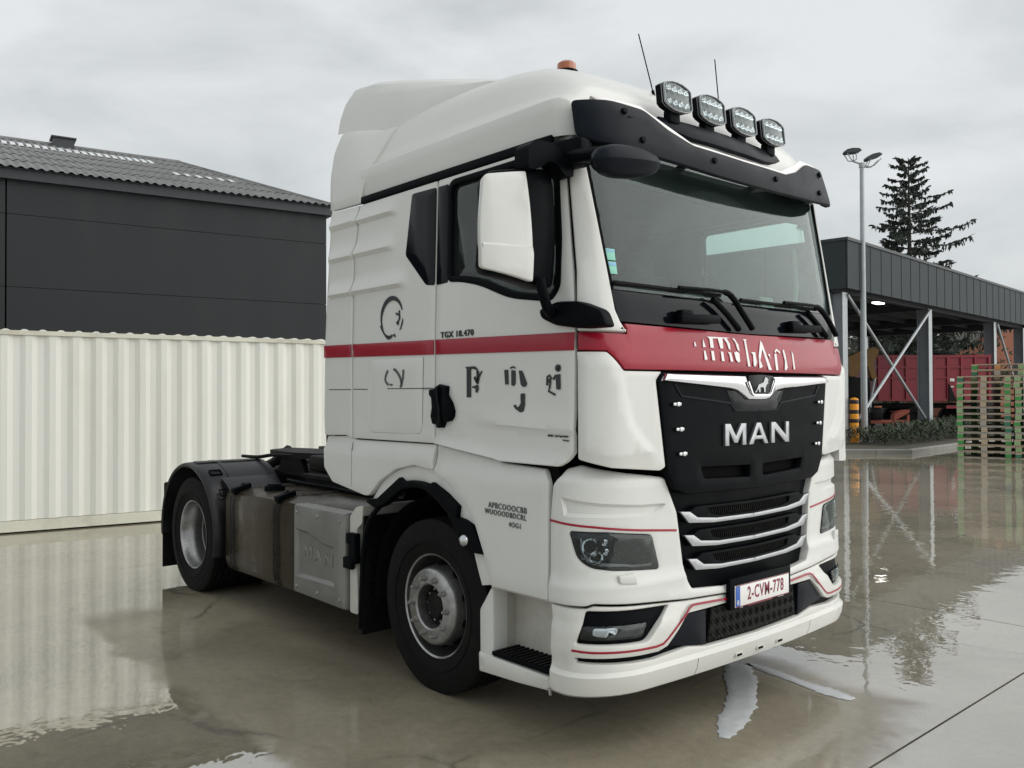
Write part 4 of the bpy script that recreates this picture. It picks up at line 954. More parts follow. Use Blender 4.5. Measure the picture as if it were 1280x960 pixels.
for y0 in (-.470, -.157, .157, .470):
    cx = -.235; zc = 3.322; w2, h2 = .118, .082
    oln = [(w2*a, h2*b) for a, b in ((-1, -.62), (-.82, -.80), (-.4, -.97), (0, -1), (.4, -.97), (.82, -.80), (1, -.62), (1, .62), (.82, .80), (.4, .97), (0, 1), (-.4, .97), (-.82, .80), (-1, .62))]
    f_ = lambda dx: (lambda a, b: (cx+dx-.10*b, y0+a, zc+b))
    mb = MB(); n = len(oln)
    v1 = [Vector(f_(.0)(a, b)) for a, b in oln]; v2 = [Vector(f_(-.055)(a*.98, b*.98)) for a, b in oln]; v3 = [Vector(f_(-.085)(a*.6, b*.6)) for a, b in oln]
    mb.add(v1+v2+v3, [(i, (i+1) % n, n+(i+1) % n, n+i) for i in range(n)]+[(n+i, n+(i+1) % n, 2*n+(i+1) % n, 2*n+i) for i in range(n)]+[tuple(range(2*n, 3*n))])
    lamp = mb.build('roof_lamp', 'black_plastic', T)
    panel('lamp_rim', oln, f_(.004), 'lamp_grey', lamp, off=.004, thick=.01, bevel=.003, holes=[[(a*.945, b*.935) for a, b in oln]], ref=REFX)
    panel('lamp_bowl', oln, f_(-.012), 'lamp_grey', lamp, off=0, thick=.004, bevel=.001, ref=REFX)
    for i in range(4):
        for j in (-1, 1):
            a, b = (i-1.5)*.050, j*.038
            P = Vector(f_(.0)(a, b)); rc = MB(); nn = Vector((1, 0, .10)).normalized()
            rc.cyl(P-nn*.011, P+nn*.001, .008, .0245, 12, False); rc.cyl(P-nn*.010, P-nn*.002, .012, .006, 12, True); rc.build('lamp_reflector', 'reflector', lamp)
    panel('lamp_lens', [(a*.95, b*.94) for a, b in oln], f_(.003), 'lamp_lens', lamp, off=0, thick=.002, bevel=.0005, ref=REFX)
    br = MB(); br.box((cx-.04, y0, zc-.10), (.05, .09, .07), None, .01); br.build('lamp_foot', 'black_plastic', lamp)
for p0_, p1_ in (((-.50, -.30, 3.33), (-.58, -.378, 3.80)), ((-.50, .315, 3.33), (-.53, .290, 3.81))):
    an = MB(); m0 = Vector(p0_).lerp(Vector(p1_), .3); an.tube([p0_, m0], .009, 6); an.tube([m0, p1_], .0035, 6); an.build('antenna', 'black_plastic', T)
be = MB(); be.cyl((-1.02, -.52, 3.60), (-1.02, -.52, 3.672), .075, .07, 20); base = be.build('beacon', 'black_plastic', T, label='amber beacon on black base')
be = MB(); be.lathe([(.0, .06), (.04, .058), (.056, .045), (.06, .0)], (0, 0, 0), 20); be.v = [Vector((-1.02+v.x, -.52+v.z, 3.672+v.y)) for v in be.v]; be.build('beacon_lens', 'amber_lens', base)
mk = MB(); mk.box((-.40, -.90, 3.262), (.03, .12, .025), None, .008); mk.build('roof_marker', 'chrome', T)

# ---- right mirrors
ma = MB(); ma.prism(rounded([(-1.485, 2.775), (-1.482, 2.895), (-1.43, 2.925), (-1.34, 2.928), (-1.25, 2.90), (-1.19, 2.85), (-1.19, 2.78), (-1.26, 2.79), (-1.30, 2.83), (-1.36, 2.84), (-1.40, 2.80)], .03), lambda y, z: (-.31-.12*(y+1.3)**2, y, z), (-.10, 0, 0)); arm = ma.build('mirror', 'black_plastic', T, label='door mirror with white cover on black arms')
ma = MB(); ma.tube(smooth_path([(-.42, -1.20, 2.13), (-.37, -1.30, 2.13), (-.34, -1.36, 2.18), (-.345, -1.39, 2.28)], 4), .026, 10); ma.build('mirror_arm', 'black_plastic', arm)
def mchart(a, b):
    # a across (y), b height; the housing bulges forward
    q = (a+1.44)/.24
    return (-.345-.05*q*q-.02*((b-2.53)/.28)**2, a, b)
panel('mirror_housing', rounded([(-1.685, 2.285), (-1.30, 2.228), (-1.235, 2.26), (-1.235, 2.78), (-1.28, 2.835), (-1.67, 2.765)], .05), mchart, 'black_plastic', arm, off=0., thick=.13, bevel=.03, res=.05, ref=REFX)
cov = rounded([(-1.700, 2.310), (-1.440, 2.262), (-1.445, 2.43), (-1.475, 2.775), (-1.688, 2.735), (-1.712, 2.52)], [.02, .012, .0, .012, .03, .1])
cv = panel('mirror_cover', cov, mchart, 'white_paint', arm, off=.022, thick=.045, bevel=.010, res=.04, ref=REFX, disp=lambda a, b: .010*sm((2.42-b)/.004), lines=[[(-1.70, 2.424), (-1.45, 2.424)], [(-1.70, 2.414), (-1.45, 2.414)]])
ml = MB(); ml.box((-.485, -1.44, 2.52), (.01, .32, .42), None, .003); ml.build('mirror_glass', 'chrome', arm)
hg = MB(); hg.box((-.33, -1.20, 2.90), (.22, .12, .14), Matrix.Rotation(.2, 3, 'Z'), .035); fm = hg.build('front_mirror', 'black_plastic', T, label='dark forward mirror above the windscreen corner')
hg = MB(); hg.tube(smooth_path([(-.30, -1.22, 2.88), (-.10, -1.27, 2.84), (.03, -1.27, 2.82)], 4), .035, 10); hg.build('mirror_arm', 'black_plastic', fm)
fmv = MB(); nu, nv = 14, 10
def fmp(i, j):
    t = i*2-1; ph = j*2*PI
    wy = math.sqrt(max(0, 1-abs(t)**2.6))
    return Vector((.06+.075*wy*math.cos(ph)+.02*t, -1.235+.20*t, 2.775+.015*t+.074*wy*math.sin(ph)*(1-.15*t)))
fmv.grid(fmp, nu, nv); fmv.build('mirror_shell', 'visor_plastic', fm)
pod = rounded([(-.478, 2.152), (-.36, 2.182), (-.235, 2.176), (-.115, 2.128), (-.085, 2.048), (-.235, 2.046), (-.365, 2.066), (-.462, 2.105)], [.03, .03, .03, .03, .02, .03, .03, .03])
panel('mirror_base', pod, lambda x, z: (x, -1.235+.10*max(0, x+.36)**1.5*4, z), 'black_plastic', arm, off=.045, thick=.09, bevel=.02, res=.04, ref=lambda P: Vector((P.x, 0, P.z)))

# ---- chassis
ch = MB()
for s_ in (-1, 1): ch.box((-3.3, s_*.40, .90), (5.6, .08, .27))
for x in (-1.0, -2.4, -3.4, -4.4, -5.6, -6.05): ch.box((x, 0, .90), (.10, .76, .22))
ch.build('chassis_frame', 'chassis_black', T)
dk = MB(); dk.box((-3.35, 0, 1.052), (1.5, 1.3, .03)); dk.box((-3.35, -.58, 1.02), (1.5, .06, .07)); dk.build('catwalk', 'chassis_black', T)
eng = MB(); eng.box((-2.45, 0, 1.0), (.6, .9, .5), None, .06); eng.cyl((-2.85, -.35, .62), (-2.85, .5, .62), .16, None, 16); eng.build('gearbox', 'chassis_black', T)
# fifth wheel
fw5 = MB(); fp = rounded([(-5.30, -.16), (-5.12, -.46), (-4.55, -.50), (-4.22, -.40), (-4.22, .40), (-4.55, .50), (-5.12, .46), (-5.30, .16), (-4.95, .05), (-4.80, .05), (-4.80, -.05), (-4.95, -.05)], .05)
fw5.prism(fp, lambda x, y: (x, y, 1.165+.03*(x+4.7)*0), (0, 0, .055)); f5 = fw5.build('fifth_wheel', 'chassis_black', T)
fw5 = MB()
for s_ in (-1, 1): fw5.prism([(-4.95, 1.03), (-4.42, 1.03), (-4.50, 1.165), (-4.87, 1.165)], lambda x, z: (x, s_*.45, z), (0, -.05*s_, 0))
fw5.box((-4.68, 0, 1.03), (.75, 1.0, .03)); fw5.build('fifth_wheel_stand', 'chassis_black', f5)
fw5 = MB(); fw5.tube(smooth_path([(-4.55, -.48, 1.19), (-4.85, -.55, 1.185), (-5.05, -.60, 1.16), (-5.35, -.62, 1.155)], 4), .017, 6); fw5.build('release_handle', 'chassis_black', f5)
fw5 = MB(); fw5.tube(smooth_path([(-5.30, -.16, 1.20), (-5.55, -.20, 1.06), (-5.8, -.25, .98)], 3), .05, 8); fw5.build('ramp', 'chassis_black', f5)
cb = MB(); cb.box((-4.05, -.10, 1.14), (.45, .8, .14), None, .03)
for i in range(7):
    y_ = -.55+i*.17; cb.tube(smooth_path([(-2.75, y_, 1.42+random.uniform(-.1, .1)), (-3.0, y_-.05, 1.16), (-3.3, y_+random.uniform(-.1, .1), 1.10), (-3.7, y_+random.uniform(-.15, .15), 1.12+random.uniform(0, .05)), (-4.2, y_*.7, 1.10)], 4), .018, 6)
cb.build('air_lines', 'chassis_black', T)
# fuel tank
tk = MB(); tk.box((-3.42, -.86, .615), (2.12, .68, .70), None, .10); tank = tk.build('fuel_tank', 'tank_metal', T, label='dirty brushed metal fuel tank')
for x in (-4.235, -3.45):
    s5 = MB()
    prof = [(-.50, .972), (-1.08, .972), (-1.15, .95), (-1.197, .90), (-1.205, .84), (-1.205, .40), (-1.19, .32), (-1.13, .27), (-1.05, .258), (-.60, .258)]
    for off in (0,):
        vs2 = []
        for (y_, z_) in prof: vs2 += [Vector((x-.035, y_, z_)), Vector((x+.035, y_, z_)), Vector((x+.03, y_, z_+.0)), Vector((x-.03, y_, z_))]
    s5.add([Vector((x+dx, y_*1.0-(0.006 if y_ < -1.0 else 0), z_)) for (y_, z_) in prof for dx in (-.04, -.012)], [(2*i, 2*i+1, 2*i+3, 2*i+2) for i in range(len(prof)-1)])
    s5.add([Vector((x+dx, y_*1.0-(0.006 if y_ < -1.0 else 0), z_)) for (y_, z_) in prof for dx in (.012, .04)], [(2*i, 2*i+1, 2*i+3, 2*i+2) for i in range(len(prof)-1)])
    st_ = s5.build('tank_strap', 'chassis_black', tank)
    s5 = MB(); s5.box((x, -1.13, .972), (.075, .16, .045), Matrix.Rotation(.28, 3, 'X'), .012); s5.cyl((x, -1.20, .93), (x, -1.10, 1.0), .018, None, 8); s5.build('strap_clamp', 'black_plastic', tank)
cp = MB(); cp.cyl((-3.93, -.98, .955), (-3.93, -.98, 1.005), .085, .08, 20); cp.cyl((-3.93, -.98, 1.005), (-3.93, -.98, 1.02), .06, .055, 20); cp.build('filler_cap', 'black_plastic', tank)
cp = MB(); cp.tube([(-4.45, -.60, .985), (-4.1, -.66, .99), (-3.6, -.64, .985), (-2.9, -.70, .98), (-2.45, -.72, 1.0)], .016, 6); cp.build('tank_hose', 'black_plastic', tank)
# silver cover with embossed lettering
bx_o = rounded([(-3.130, .315), (-3.125, .952), (-2.395, .952), (-2.40, .305)], .02)
BREC = [([(-3.085, .768), (-2.93, .765), (-2.70, .712), (-2.555, .700), (-2.548, .455), (-3.085, .447)], .022, .022)]
bxp = panel('battery_cover', bx_o, ypl(-1.232), 'box_aluminium', T, off=0, thick=.10, bevel=.025, res=.06, rec=BREC)
for i, (P_, x0) in enumerate(((Mp, -3.00), (Ap, -2.855), (Np, -2.71))):
    panel('cover_letter', [(x0+a*.12, .585+b*.085-.012*i) for a, b in P_[0]], ypl(-1.210), 'box_aluminium', bxp, off=.006, thick=.01, bevel=.004, res=.05)
for x in (-3.075, -2.77, -2.47):
    for z in (.895, .365):
        b5 = MB(); b5.cyl((x, -1.228, z), (x, -1.240, z), .016, .013, 10); b5.build('bolt', 'nut_steel', bxp)
ep = MB(); ep.prism(rounded([(-2.385, .30), (-2.385, .93), (-2.31, 1.0), (-2.22, 1.02), (-2.235, .90), (-2.30, .86), (-2.31, .62), (-2.295, .56), (-2.285, .30)], .02), lambda x, z: (x, -1.20, z), (0, .45, 0)); ep.build('end_post', 'dirty_white', T)
ep = MB(); ep.box((-2.325, -1.205, .73), (.085, .05, .20), None, .01); ep.box((-2.36, -1.225, .63), (.11, .03, .075), None, .008); ep.box((-2.36, -1.22, .79), (.05, .03, .07), None, .008); ep.build('end_post_latch', 'black_plastic', T)
fl_ = MB()
fl_.add([Vector(v) for v in ((-2.23, -1.20, .18), (-2.23, -.70, .18), (-2.20, -.70, .95), (-2.20, -1.20, .95), (-2.25, -1.20, .18), (-2.25, -.70, .18), (-2.22, -.70, .95), (-2.22, -1.20, .95))], [(0, 1, 2, 3), (4, 7, 6, 5), (0, 3, 7, 4), (1, 5, 6, 2), (0, 4, 5, 1), (3, 2, 6, 7)])
flap = fl_.build('mud_flap', 'rubber', T)
rr_ = MB()
for j in range(16):
    for i in range(10): rr_.box((-2.223+.03*(j/16), -1.175+i*.05+(j % 2)*.012, .22+j*.045), (.014, .032, .012), Matrix.Rotation(.6 if j % 2 else -.6, 3, 'X'))
rr_.build('flap_relief', 'rubber', flap, smooth=False, kind='stuff')
# outer edge of the wheel-house behind the front wheel
eg = MB(); eg.tube(smooth_path([(-2.03, -1.20, 1.03), (-2.14, -1.20, .93), (-2.21, -1.20, .75), (-2.235, -1.20, .5), (-2.25, -1.20, .22)], 4), .018, 8); eg.build('arch_edge', 'black_plastic', T)
ra = MB(); ra.cyl((-3.9, -.45, .36), (-3.2, -.45, .36), .12, None, 18); ra.build('red_glint_body', 'red_glint', T)  # red cylinder added for the reddish glint below the tank
ra = MB(); ra.box((-3.4, .86, .62), (2.0, .66, .66), None, .09); ra.build('exhaust_box', 'chassis_black', T)

ud = MB(); ud.box((-3.0, .35, .42), (1.2, .5, .36), None, .06); ud.cyl((-5.0, 0, .62), (-2.6, 0, .72), .07, None, 14); ud.build('driveline', 'chassis_black', T)
ud = MB(); ud.box((-4.52, .15, .36), (.03, 1.62, .64)); ud.box((-4.1, .86, .42), (.6, .6, .42), None, .08); ud.build('underbody_light_block', 'rubber', T)  # added screens that keep the container's reflected light out from underneath

# ---- rear mudguards
for s_ in (-1, 1):
    mg = MB(); c_ = (-5.13, 0, .50); R_ = .635
    mg.lathe([(R_-.035, -1.245), (R_-.012, -1.252), (R_, -1.235), (R_+.004, -1.18), (R_+.006, -.95), (R_+.006, -.56), (R_-.02, -.55)], c_, 36, math.radians(-12), math.radians(186))
    mg.lathe([(R_-.035, -1.245), (R_-.03, -.56)], c_, 36, math.radians(-12), math.radians(186))
    if s_ > 0: mg.mirror()
    g_ = mg.build('rear_mudguard', 'mudguard_plastic', T)
    fl2 = MB(); fl2.box((-5.77, -.90, .29), (.02, .66, .36)); fl2.box((-5.755, -.90, .47), (.03, .68, .10))
    if s_ > 0: fl2.mirror()
    fl2.build('mud_flap', 'rubber', T)
    rb2 = MB(); rb2.lathe([(R_+.004, -1.20), (R_+.014, -1.19), (R_+.014, -.60), (R_+.004, -.59)], c_, 3, math.radians(80), math.radians(87))
    rb2.lathe([(R_+.003, -1.02), (R_+.012, -1.015), (R_+.012, -.985), (R_+.003, -.98)], c_, 20, math.radians(30), math.radians(150))
    if s_ > 0: rb2.mirror()
    rb2.build('mudguard_rib', 'mudguard_plastic', g_)
    for x, z, y in ((-4.80, 1.02, -1.16), (-4.60, .86, -1.16)):
        lt = MB(); a_ = math.atan2(z-.5, x+5.13); 
        lt.tube([Vector((x, y, z))+Vector((math.cos(a_)*.03, dy, math.sin(a_)*.03))+Vector((-math.sin(a_)*dt, 0, math.cos(a_)*dt)) for dy, dt in ((0, 0), (0, .06), (.10, .06), (.10, 0), (0, 0))], .008, 6)
        if s_ > 0: lt.mirror()
        lt.build('mudguard_latch', 'black_plastic', g_)
    sd2 = MB(); sd2.prism([(-4.62, .35), (-4.52, .35), (-4.50, .90), (-4.60, .97), (-4.72, 1.02), (-4.60, .80)], lambda x, z: (x, -1.10, z), (0, .5, 0))
    if s_ > 0: sd2.mirror()
    sd2.build('mudguard_stay', 'mudguard_plastic', g_)

# ---- wheels
def tyre_mesh(w, R=.508, r=.292):
    h = w/2; p = [(r, -h*.72), (r+.012, -h*.86), (r+.03, -h*.90), (r+.06, -h*.985), (r+.11, -h*1.03), (R-.075, -h*1.0), (R-.045, -h*.965), (R-.035, -h*.95), (R-.02, -h*.92), (R-.004, -h*.86)]
    for k in (-.52, -.17, .17, .52): p += [(R, h*(k-.055)), (R-.014, h*(k-.045)), (R-.014, h*(k+.045)), (R, h*(k+.055))]
    p += [(a, -b) for a, b in reversed(p[:10])]
    mb = MB(); mb.lathe(p, (0, 0, 0), 72)
    # raised sidewall bands
    mb.lathe([(r+.075, -h*1.01), (r+.078, -h*1.045), (r+.084, -h*1.045), (r+.087, -h*1.015)], (0, 0, 0), 72)
    mb.fixn(); return tomesh(mb.v, mb.f)
def front_rim():
    mb = MB(); mb.lathe([(.300, .02), (.309, -.125), (.303, -.136), (.293, -.130), (.288, -.10), (.283, -.03), (.279, .05), (.268, .085), (.254, .06), (.243, -.04), (.228, -.135), (.222, -.156), (.212, -.168), (.200, -.172), (.136, -.174), (.127, -.167), (.122, -.14), (.118, -.08)], (0, 0, 0), 60)
    mb.fixn(); return tomesh(mb.v, mb.f)
def rear_rim():
    mb = MB(); mb.lathe([(.302, .06), (.309, -.125), (.303, -.134), (.293, -.128), (.285, -.10), (.277, -.055), (.272, -.05), (.264, -.01), (.258, .05), (.246, .055), (.240, .11), (.228, .135), (.20, .125), (.178, .11), (.13, .11)], (0, 0, 0), 60)
    mb.fixn(); return tomesh(mb.v, mb.f)
tyF, tyR = tyre_mesh(.315), tyre_mesh(.305, .508)
rmF, rmR = front_rim(), rear_rim()
def nut_ring(R, y, n, rr, off=.0):
    out = []
    for i in range(n):
        a = 2*PI*i/n+off; mb = MB(); c = (R*math.cos(a), R*math.sin(a))
        mb.cyl((c[0], y, c[1]), (c[0], y-.008, c[1]), rr*1.25, rr*1.2, 14); mb.cyl((c[0], y-.008, c[1]), (c[0], y-.024, c[1]), rr, rr*.92, 6); mb.cyl((c[0], y-.024, c[1]), (c[0], y-.034, c[1]), rr*.6, rr*.5, 10)
        out.append(mb)
    return out
def holes_dark(R, y, n, rr, tilt):
    out = []
    for i in range(n):
        a = 2*PI*(i+.5)/n; mb = MB(); d = Vector((math.cos(a), 0, math.sin(a))); nn = (d*math.cos(tilt)+Vector((0, -1, 0))*math.sin(tilt))
        P = d*R+Vector((0, y, 0)); mb.cyl(P-nn*.02, P+nn*.003, rr, rr, 16); out.append(mb)
    return out
for s_ in (1, -1):
    rot = 0. if s_ == 1 else PI
    f = link('front_wheel', rmF, 'wheel_steel', T); f.location = (-1.492, -1.03*s_, .497); f.rotation_euler.z = rot
    link('tyre', tyF, 'rubber', f)
    hb = MB(); hb.lathe([(.0, -.135), (.065, -.138), (.078, -.128), (.082, -.105), (.112, -.100), (.120, -.11)], (0, 0, 0), 40); hb.build('hub', 'chassis_black', f)
    for i in range(10):
        a = 2*PI*i/10; q = MB(); q.cyl((.095*math.cos(a), -.100, .095*math.sin(a)), (.095*math.cos(a), -.114, .095*math.sin(a)), .009, .008, 6); q.build('hub_bolt', 'nut_steel', f)
    for mb in nut_ring(.1675, -.173, 10, .0155): mb.build('wheel_nut', 'nut_steel', f)
    for mb in holes_dark(.240, -.072, 10, .032, .16): mb.build('vent_hole', 'seam_dark', f)
    f = link('rear_wheel', rmR, 'wheel_steel', T); f.location = (-5.075, -1.075*s_, .497); f.rotation_euler.z = rot
    link('tyre', tyR, 'rubber', f); t2 = link('inner_tyre', tyR, 'rubber', f); t2.location = (0, .345, 0)
    hb = MB(); hb.lathe([(.0, -.01), (.08, -.01), (.10, .0), (.115, .03), (.13, .085)], (0, 0, 0), 36); hb.build('hub', 'chassis_black', f)
    for mb in nut_ring(.1675, .112, 10, .0165): mb.build('wheel_nut', 'nut_steel', f)
ax = MB(); ax.cyl((-5.075, -.8, .497), (-5.075, .8, .497), .11, None, 16); ax.lathe([(0, -.2), (.2, -.15), (.24, 0), (.2, .15), (0, .2)], (-5.075, 0, .497), 20); ax.build('rear_axle', 'chassis_black', T)
ur = MB(); ur.box((-5.92, 0, .38), (.03, 1.14, .56)); ur.build('rear_light_block', 'rubber', T)  # plate added behind the axle to block light reflecting under the truck
tl = MB(); tl.box((-6.10, 0, .80), (.06, 2.2, .16), None, .02); tl.build('rear_crossbar', 'chassis_black', T)

# ================================================================ container and hall on the left
A0 = Vector((-9.82, -1.826, 0)); d0 = Vector((.15, .989, 0)).normalized(); n0 = Vector((d0.y, -d0.x, 0))
def LQ(s, k, z): return A0+d0*s-n0*k+Vector((0, 0, z))     # s along the wall, k behind its face
cont = empty('shipping_container', LQ(0, 0, 0), label='cream corrugated shipping container in front of the dark hall', category='container')
Linv = cont.location.copy()
def loc(mb): mb.v = [v-Linv for v in mb.v]; return mb
S0, S1, CW, CH = -1.46, 4.60, 2.44, 2.60
def corr(s):
    p = (s % .274)/.274
    if p < .27: return .0
    if p < .50: return .031*(p-.27)/.23
    if p < .77: return .031
    return .031*(1-(p-.77)/.23)
ks = []
s = S0+.06; brk = [0, .27, .50, .77]
while s < S1-.06:
    for b in brk: ks.append(math.floor(s/.274)*.274+b*.274)
    s += .274
ks = sorted(set(round(k, 5) for k in ks if S0+.05 < k < S1-.05))
def wall(k0, sgn):
    mb = MB(); vs = []
    for k in ks: vs += [LQ(k, k0+sgn*(corr(k)+.012), .16), LQ(k, k0+sgn*(corr(k)+.012), 2.53)]
    mb.add(vs, [(2*i, 2*i+2, 2*i+3, 2*i+1) for i in range(len(ks)-1)]); return mb
for k0, sg in ((0, 1), (CW, -1)): loc(wall(k0, sg)).build('side_wall', 'container_paint', cont, smooth=False)
def qbox(s0, s1, k0, k1, z0, z1):
    mb = MB(); v = [LQ(a, b, c) for a in (s0, s1) for b in (k0, k1) for c in (z0, z1)]
    mb.add(v, [(0, 1, 3, 2), (4, 6, 7, 5), (0, 4, 5, 1), (2, 3, 7, 6), (0, 2, 6, 4), (1, 5, 7, 3)]); return mb
for k0, k1 in ((-.004, .06), (CW-.06, CW)):
    loc(qbox(S0, S1, k0, k1, 2.532, 2.59)).build('top_rail', 'rail_paint', cont)
    b_ = qbox(S0, S1, k0-.004, k1, .02, .155); loc(b_).build('bottom_rail', 'rail_paint', cont)
    b_ = qbox(S0, S1, k0-.012, k1, .02, .036); loc(b_).build('rail_flange', 'rail_paint', cont)
for s_ in (S0, S1-.12):
    for k_ in (-.006, CW-.12): loc(qbox(s_-.005, s_+.125, k_, k_+.126, .0, 2.605)).build('corner_post', 'rail_paint', cont)
loc(qbox(S0+.02, S0+.05, .1, CW-.1, .16, 2.5)).build('end_wall', 'container_paint', cont); loc(qbox(S1-.05, S1-.02, .1, CW-.1, .16, 2.5)).build('end_wall', 'container_paint', cont)
rm_ = MB(); vs = []; rk = [S0+.06+i*(S1-S0-.12)/170 for i in range(171)]
for k in rk:
    z = 2.588+.022*max(0, math.sin(2*PI*k/.209))**.6
    vs += [LQ(k, .008, z), LQ(k, CW-.008, z)]
rm_.add(vs, [(2*i, 2*i+1, 2*i+3, 2*i+2) for i in range(170)]); rm_.add([v-Vector((0, 0, .03)) for v in vs], [(2*i, 2*i+2, 2*i+3, 2*i+1) for i in range(170)])
rm_.add([q for i in range(171) for q in (vs[2*i], vs[2*i]-Vector((0, 0, .03)))], [(2*i, 2*i+1, 2*i+3, 2*i+2) for i in range(170)])
loc(rm_).build('corrugated_roof', 'container_paint', cont)
loc(qbox(S0, S1, .05, CW-.05, .10, .15)).build('floor', 'seam_dark', cont)
# rust spots on the lower rail
for s_, l_ in ((.30, .16), (.62, .05), (1.35, .12), (2.6, .2)):
    loc(qbox(s_, s_+l_, -.0145, -.0125, .022, .034)).build('rust_patch', 'rust_red', cont)

# hall
hall = empty('industrial_hall', LQ(0, 7, 0), label='dark panel-clad hall with grey corrugated roof behind the container', category='building')
Linv = hall.location.copy()
HS0, HS1 = -13.0, 6.95; ZE = 6.06
loc(qbox(HS0+.05, HS1-.05, 7.12, 18.9, 0, 6.0)).build('hall_core', 'seam_dark', hall)
cols = [(-13.0, -6.30), (-6.27, .315), (.345, HS1)]
rows = [(.0, 1.045), (1.055, 2.485), (2.495, 3.925), (3.935, 5.375), (5.385, 6.06)]
for (a, b) in cols:
    for (z0, z1) in rows: loc(qbox(a, b, 7.0, 7.11, z0, z1)).build('wall_panel', 'facade_panel', hall)
for (k0, k1) in ((7.0, 11.0), (11.02, 15.0), (15.02, 19.0)):
    for (z0, z1) in rows: loc(qbox(HS1-.10, HS1+.004, k0+.12 if k0 == 7. else k0, k1, z0, z1)).build('wall_panel', 'facade_panel', hall)
loc(qbox(HS0, HS1+.10, 6.86, 7.0, 6.05, 6.24)).build('eaves_board', 'facade_trim', hall)
loc(qbox(HS0, HS1+.12, 6.84, 7.02, 6.244, 6.275)).build('gutter', 'facade_trim', hall)
loc(qbox(HS1+.005, HS1+.12, 6.90, 19.0, 6.05, 6.235)).build('eaves_board', 'facade_trim', hall)
# hipped roof of wavy sheets: row by row up the slope
RK, RZ, RS = 13.0, 8.42, 4.85        # ridge offset, height and hip end
def sheet(s0, s1, t0, t1, hip=False):
    """t runs from eaves (0) to ridge (1)"""
    mb = MB(); n = max(4, int(round((s1-s0)/.0295))); vs = []
    ze, kE = 6.28, 6.80
    for i in range(n+1):
        s_ = s0+(s1-s0)*i/n; w = .020*math.sin(2*PI*s_/.177)
        for t in (t0-.012, t1):
            lift = .014 if t < t1 else 0
            lim = HS1+.1-(HS1+.1-RS)*t
            vs.append(LQ(min(s_, lim), kE+(RK-kE)*t, ze+(RZ-ze)*t+w+lift))
    mb.add(vs, [(2*i, 2*i+2, 2*i+3, 2*i+1) for i in range(n)]); return mb
nrow = 5
for r_ in range(nrow):
    t0, t1 = r_/nrow, (r_+1)/nrow
    s_ = HS0
    while s_ < HS1+.1-(HS1+.1-RS)*t0-.05:
        s2 = min(s_+1.062, HS1+.1)
        sky_l = (r_ == 3 and s_ < 2.9) or (r_ == 1 and 3.2 < s_ < 5.0)
        o = loc(sheet(s_, s2, t0, t1)).build('roof_sheet', 'fibre_cement', hall, angle=80)
        s_ += 1.062
hp_ = MB(); hp_.add([LQ(HS1+.1, 6.80, 6.26), LQ(HS1+.1, 19.2, 6.26), LQ(RS, RK, RZ-.02)], [(0, 1, 2)]); loc(hp_).build('hip_face', 'fibre_cement', hall)
hp_ = MB(); hp_.add([LQ(HS0, 19.2, 6.26), LQ(HS1+.1, 19.2, 6.26), LQ(RS, RK, RZ-.02), LQ(HS0, RK, RZ-.02)], [(0, 1, 2, 3)]); loc(hp_).build('rear_slope', 'fibre_cement', hall)
hp_ = MB(); hp_.tube([LQ(HS0, RK, RZ), LQ(RS, RK, RZ)], .07, 8); hp_.tube([LQ(RS, RK, RZ), LQ(HS1+.1, 6.85, 6.30)], .05, 8); loc(hp_).build('ridge_cap', 'fibre_cement', hall)
# translucent strips lying in the troughs
for (a, b, t) in ((-6.0, 3.95, .80), (3.75, 5.35, .42)):
    i = 0; s_ = math.ceil(a/.177)*.177+.06
    while s_ < b:
        mb = MB(); kE = 6.80; L1 = .05 if t > .6 else .03
        q = [LQ(s_, kE+(RK-kE)*(t-L1), 6.28+(RZ-6.28)*(t-L1)+.032), LQ(s_+.11, kE+(RK-kE)*(t-L1), 6.28+(RZ-6.28)*(t-L1)+.032), LQ(s_+.11, kE+(RK-kE)*(t+L1), 6.28+(RZ-6.28)*(t+L1)+.032), LQ(s_, kE+(RK-kE)*(t+L1), 6.28+(RZ-6.28)*(t+L1)+.032)]
        mb.add(q+[v-Vector((0, 0, .02)) for v in q], [(0, 1, 2, 3), (7, 6, 5, 4), (0, 4, 5, 1), (1, 5, 6, 2), (2, 6, 7, 3), (3, 7, 4, 0)]); loc(mb).build('skylight_strip', 'skylight_sheet', hall, smooth=False)
        s_ += .177*(1 if t > .6 else 1.5)
vt = qbox(1.62, 2.12, RK-.25, RK+.25, RZ-.1, RZ+.16); loc(vt).build('roof_vent', 'fascia_trim', hall); vt = qbox(1.57, 2.17, RK-.3, RK+.3, RZ+.163, RZ+.20); loc(vt).build('vent_cap', 'fascia_trim', hall)

# ================================================================ open shed on the right
A1 = Vector((-11.13, 22.69, 0)); d1 = Vector((-.074, .997, 0)).normalized(); n1_ = Vector((d1.y, -d1.x, 0))
def RQ(s, k, z): return A1+d1*s-n1_*k+Vector((0, 0, z))
def rbox(s0, s1, k0, k1, z0, z1):
    mb = MB(); v = [RQ(a, b, c) for a in (s0, s1) for b in (k0, k1) for c in (z0, z1)]
    mb.add(v, [(0, 1, 3, 2), (4, 6, 7, 5), (0, 4, 5, 1), (2, 3, 7, 6), (0, 2, 6, 4), (1, 5, 7, 3)]); return mb
shed = empty('open_shed', RQ(0, 0, 0), label='open shed with grey panelled fascia and steel columns', category='building')
Linv = shed.location.copy()
SL, SK = 22.8, 9.0
i = 0; s = 0.
while s < SL-.01:
    s2 = min(s+.95, SL); loc(rbox(s+.012, s2-.012, -.02, .03, 5.22, 6.80)).build('fascia_panel', 'fascia_panel', shed); loc(rbox(s2-.010, s2+.010, -.034, .03, 5.22, 6.80)).build('fascia_seam', 'fascia_panel', shed); s = s2
k = .03
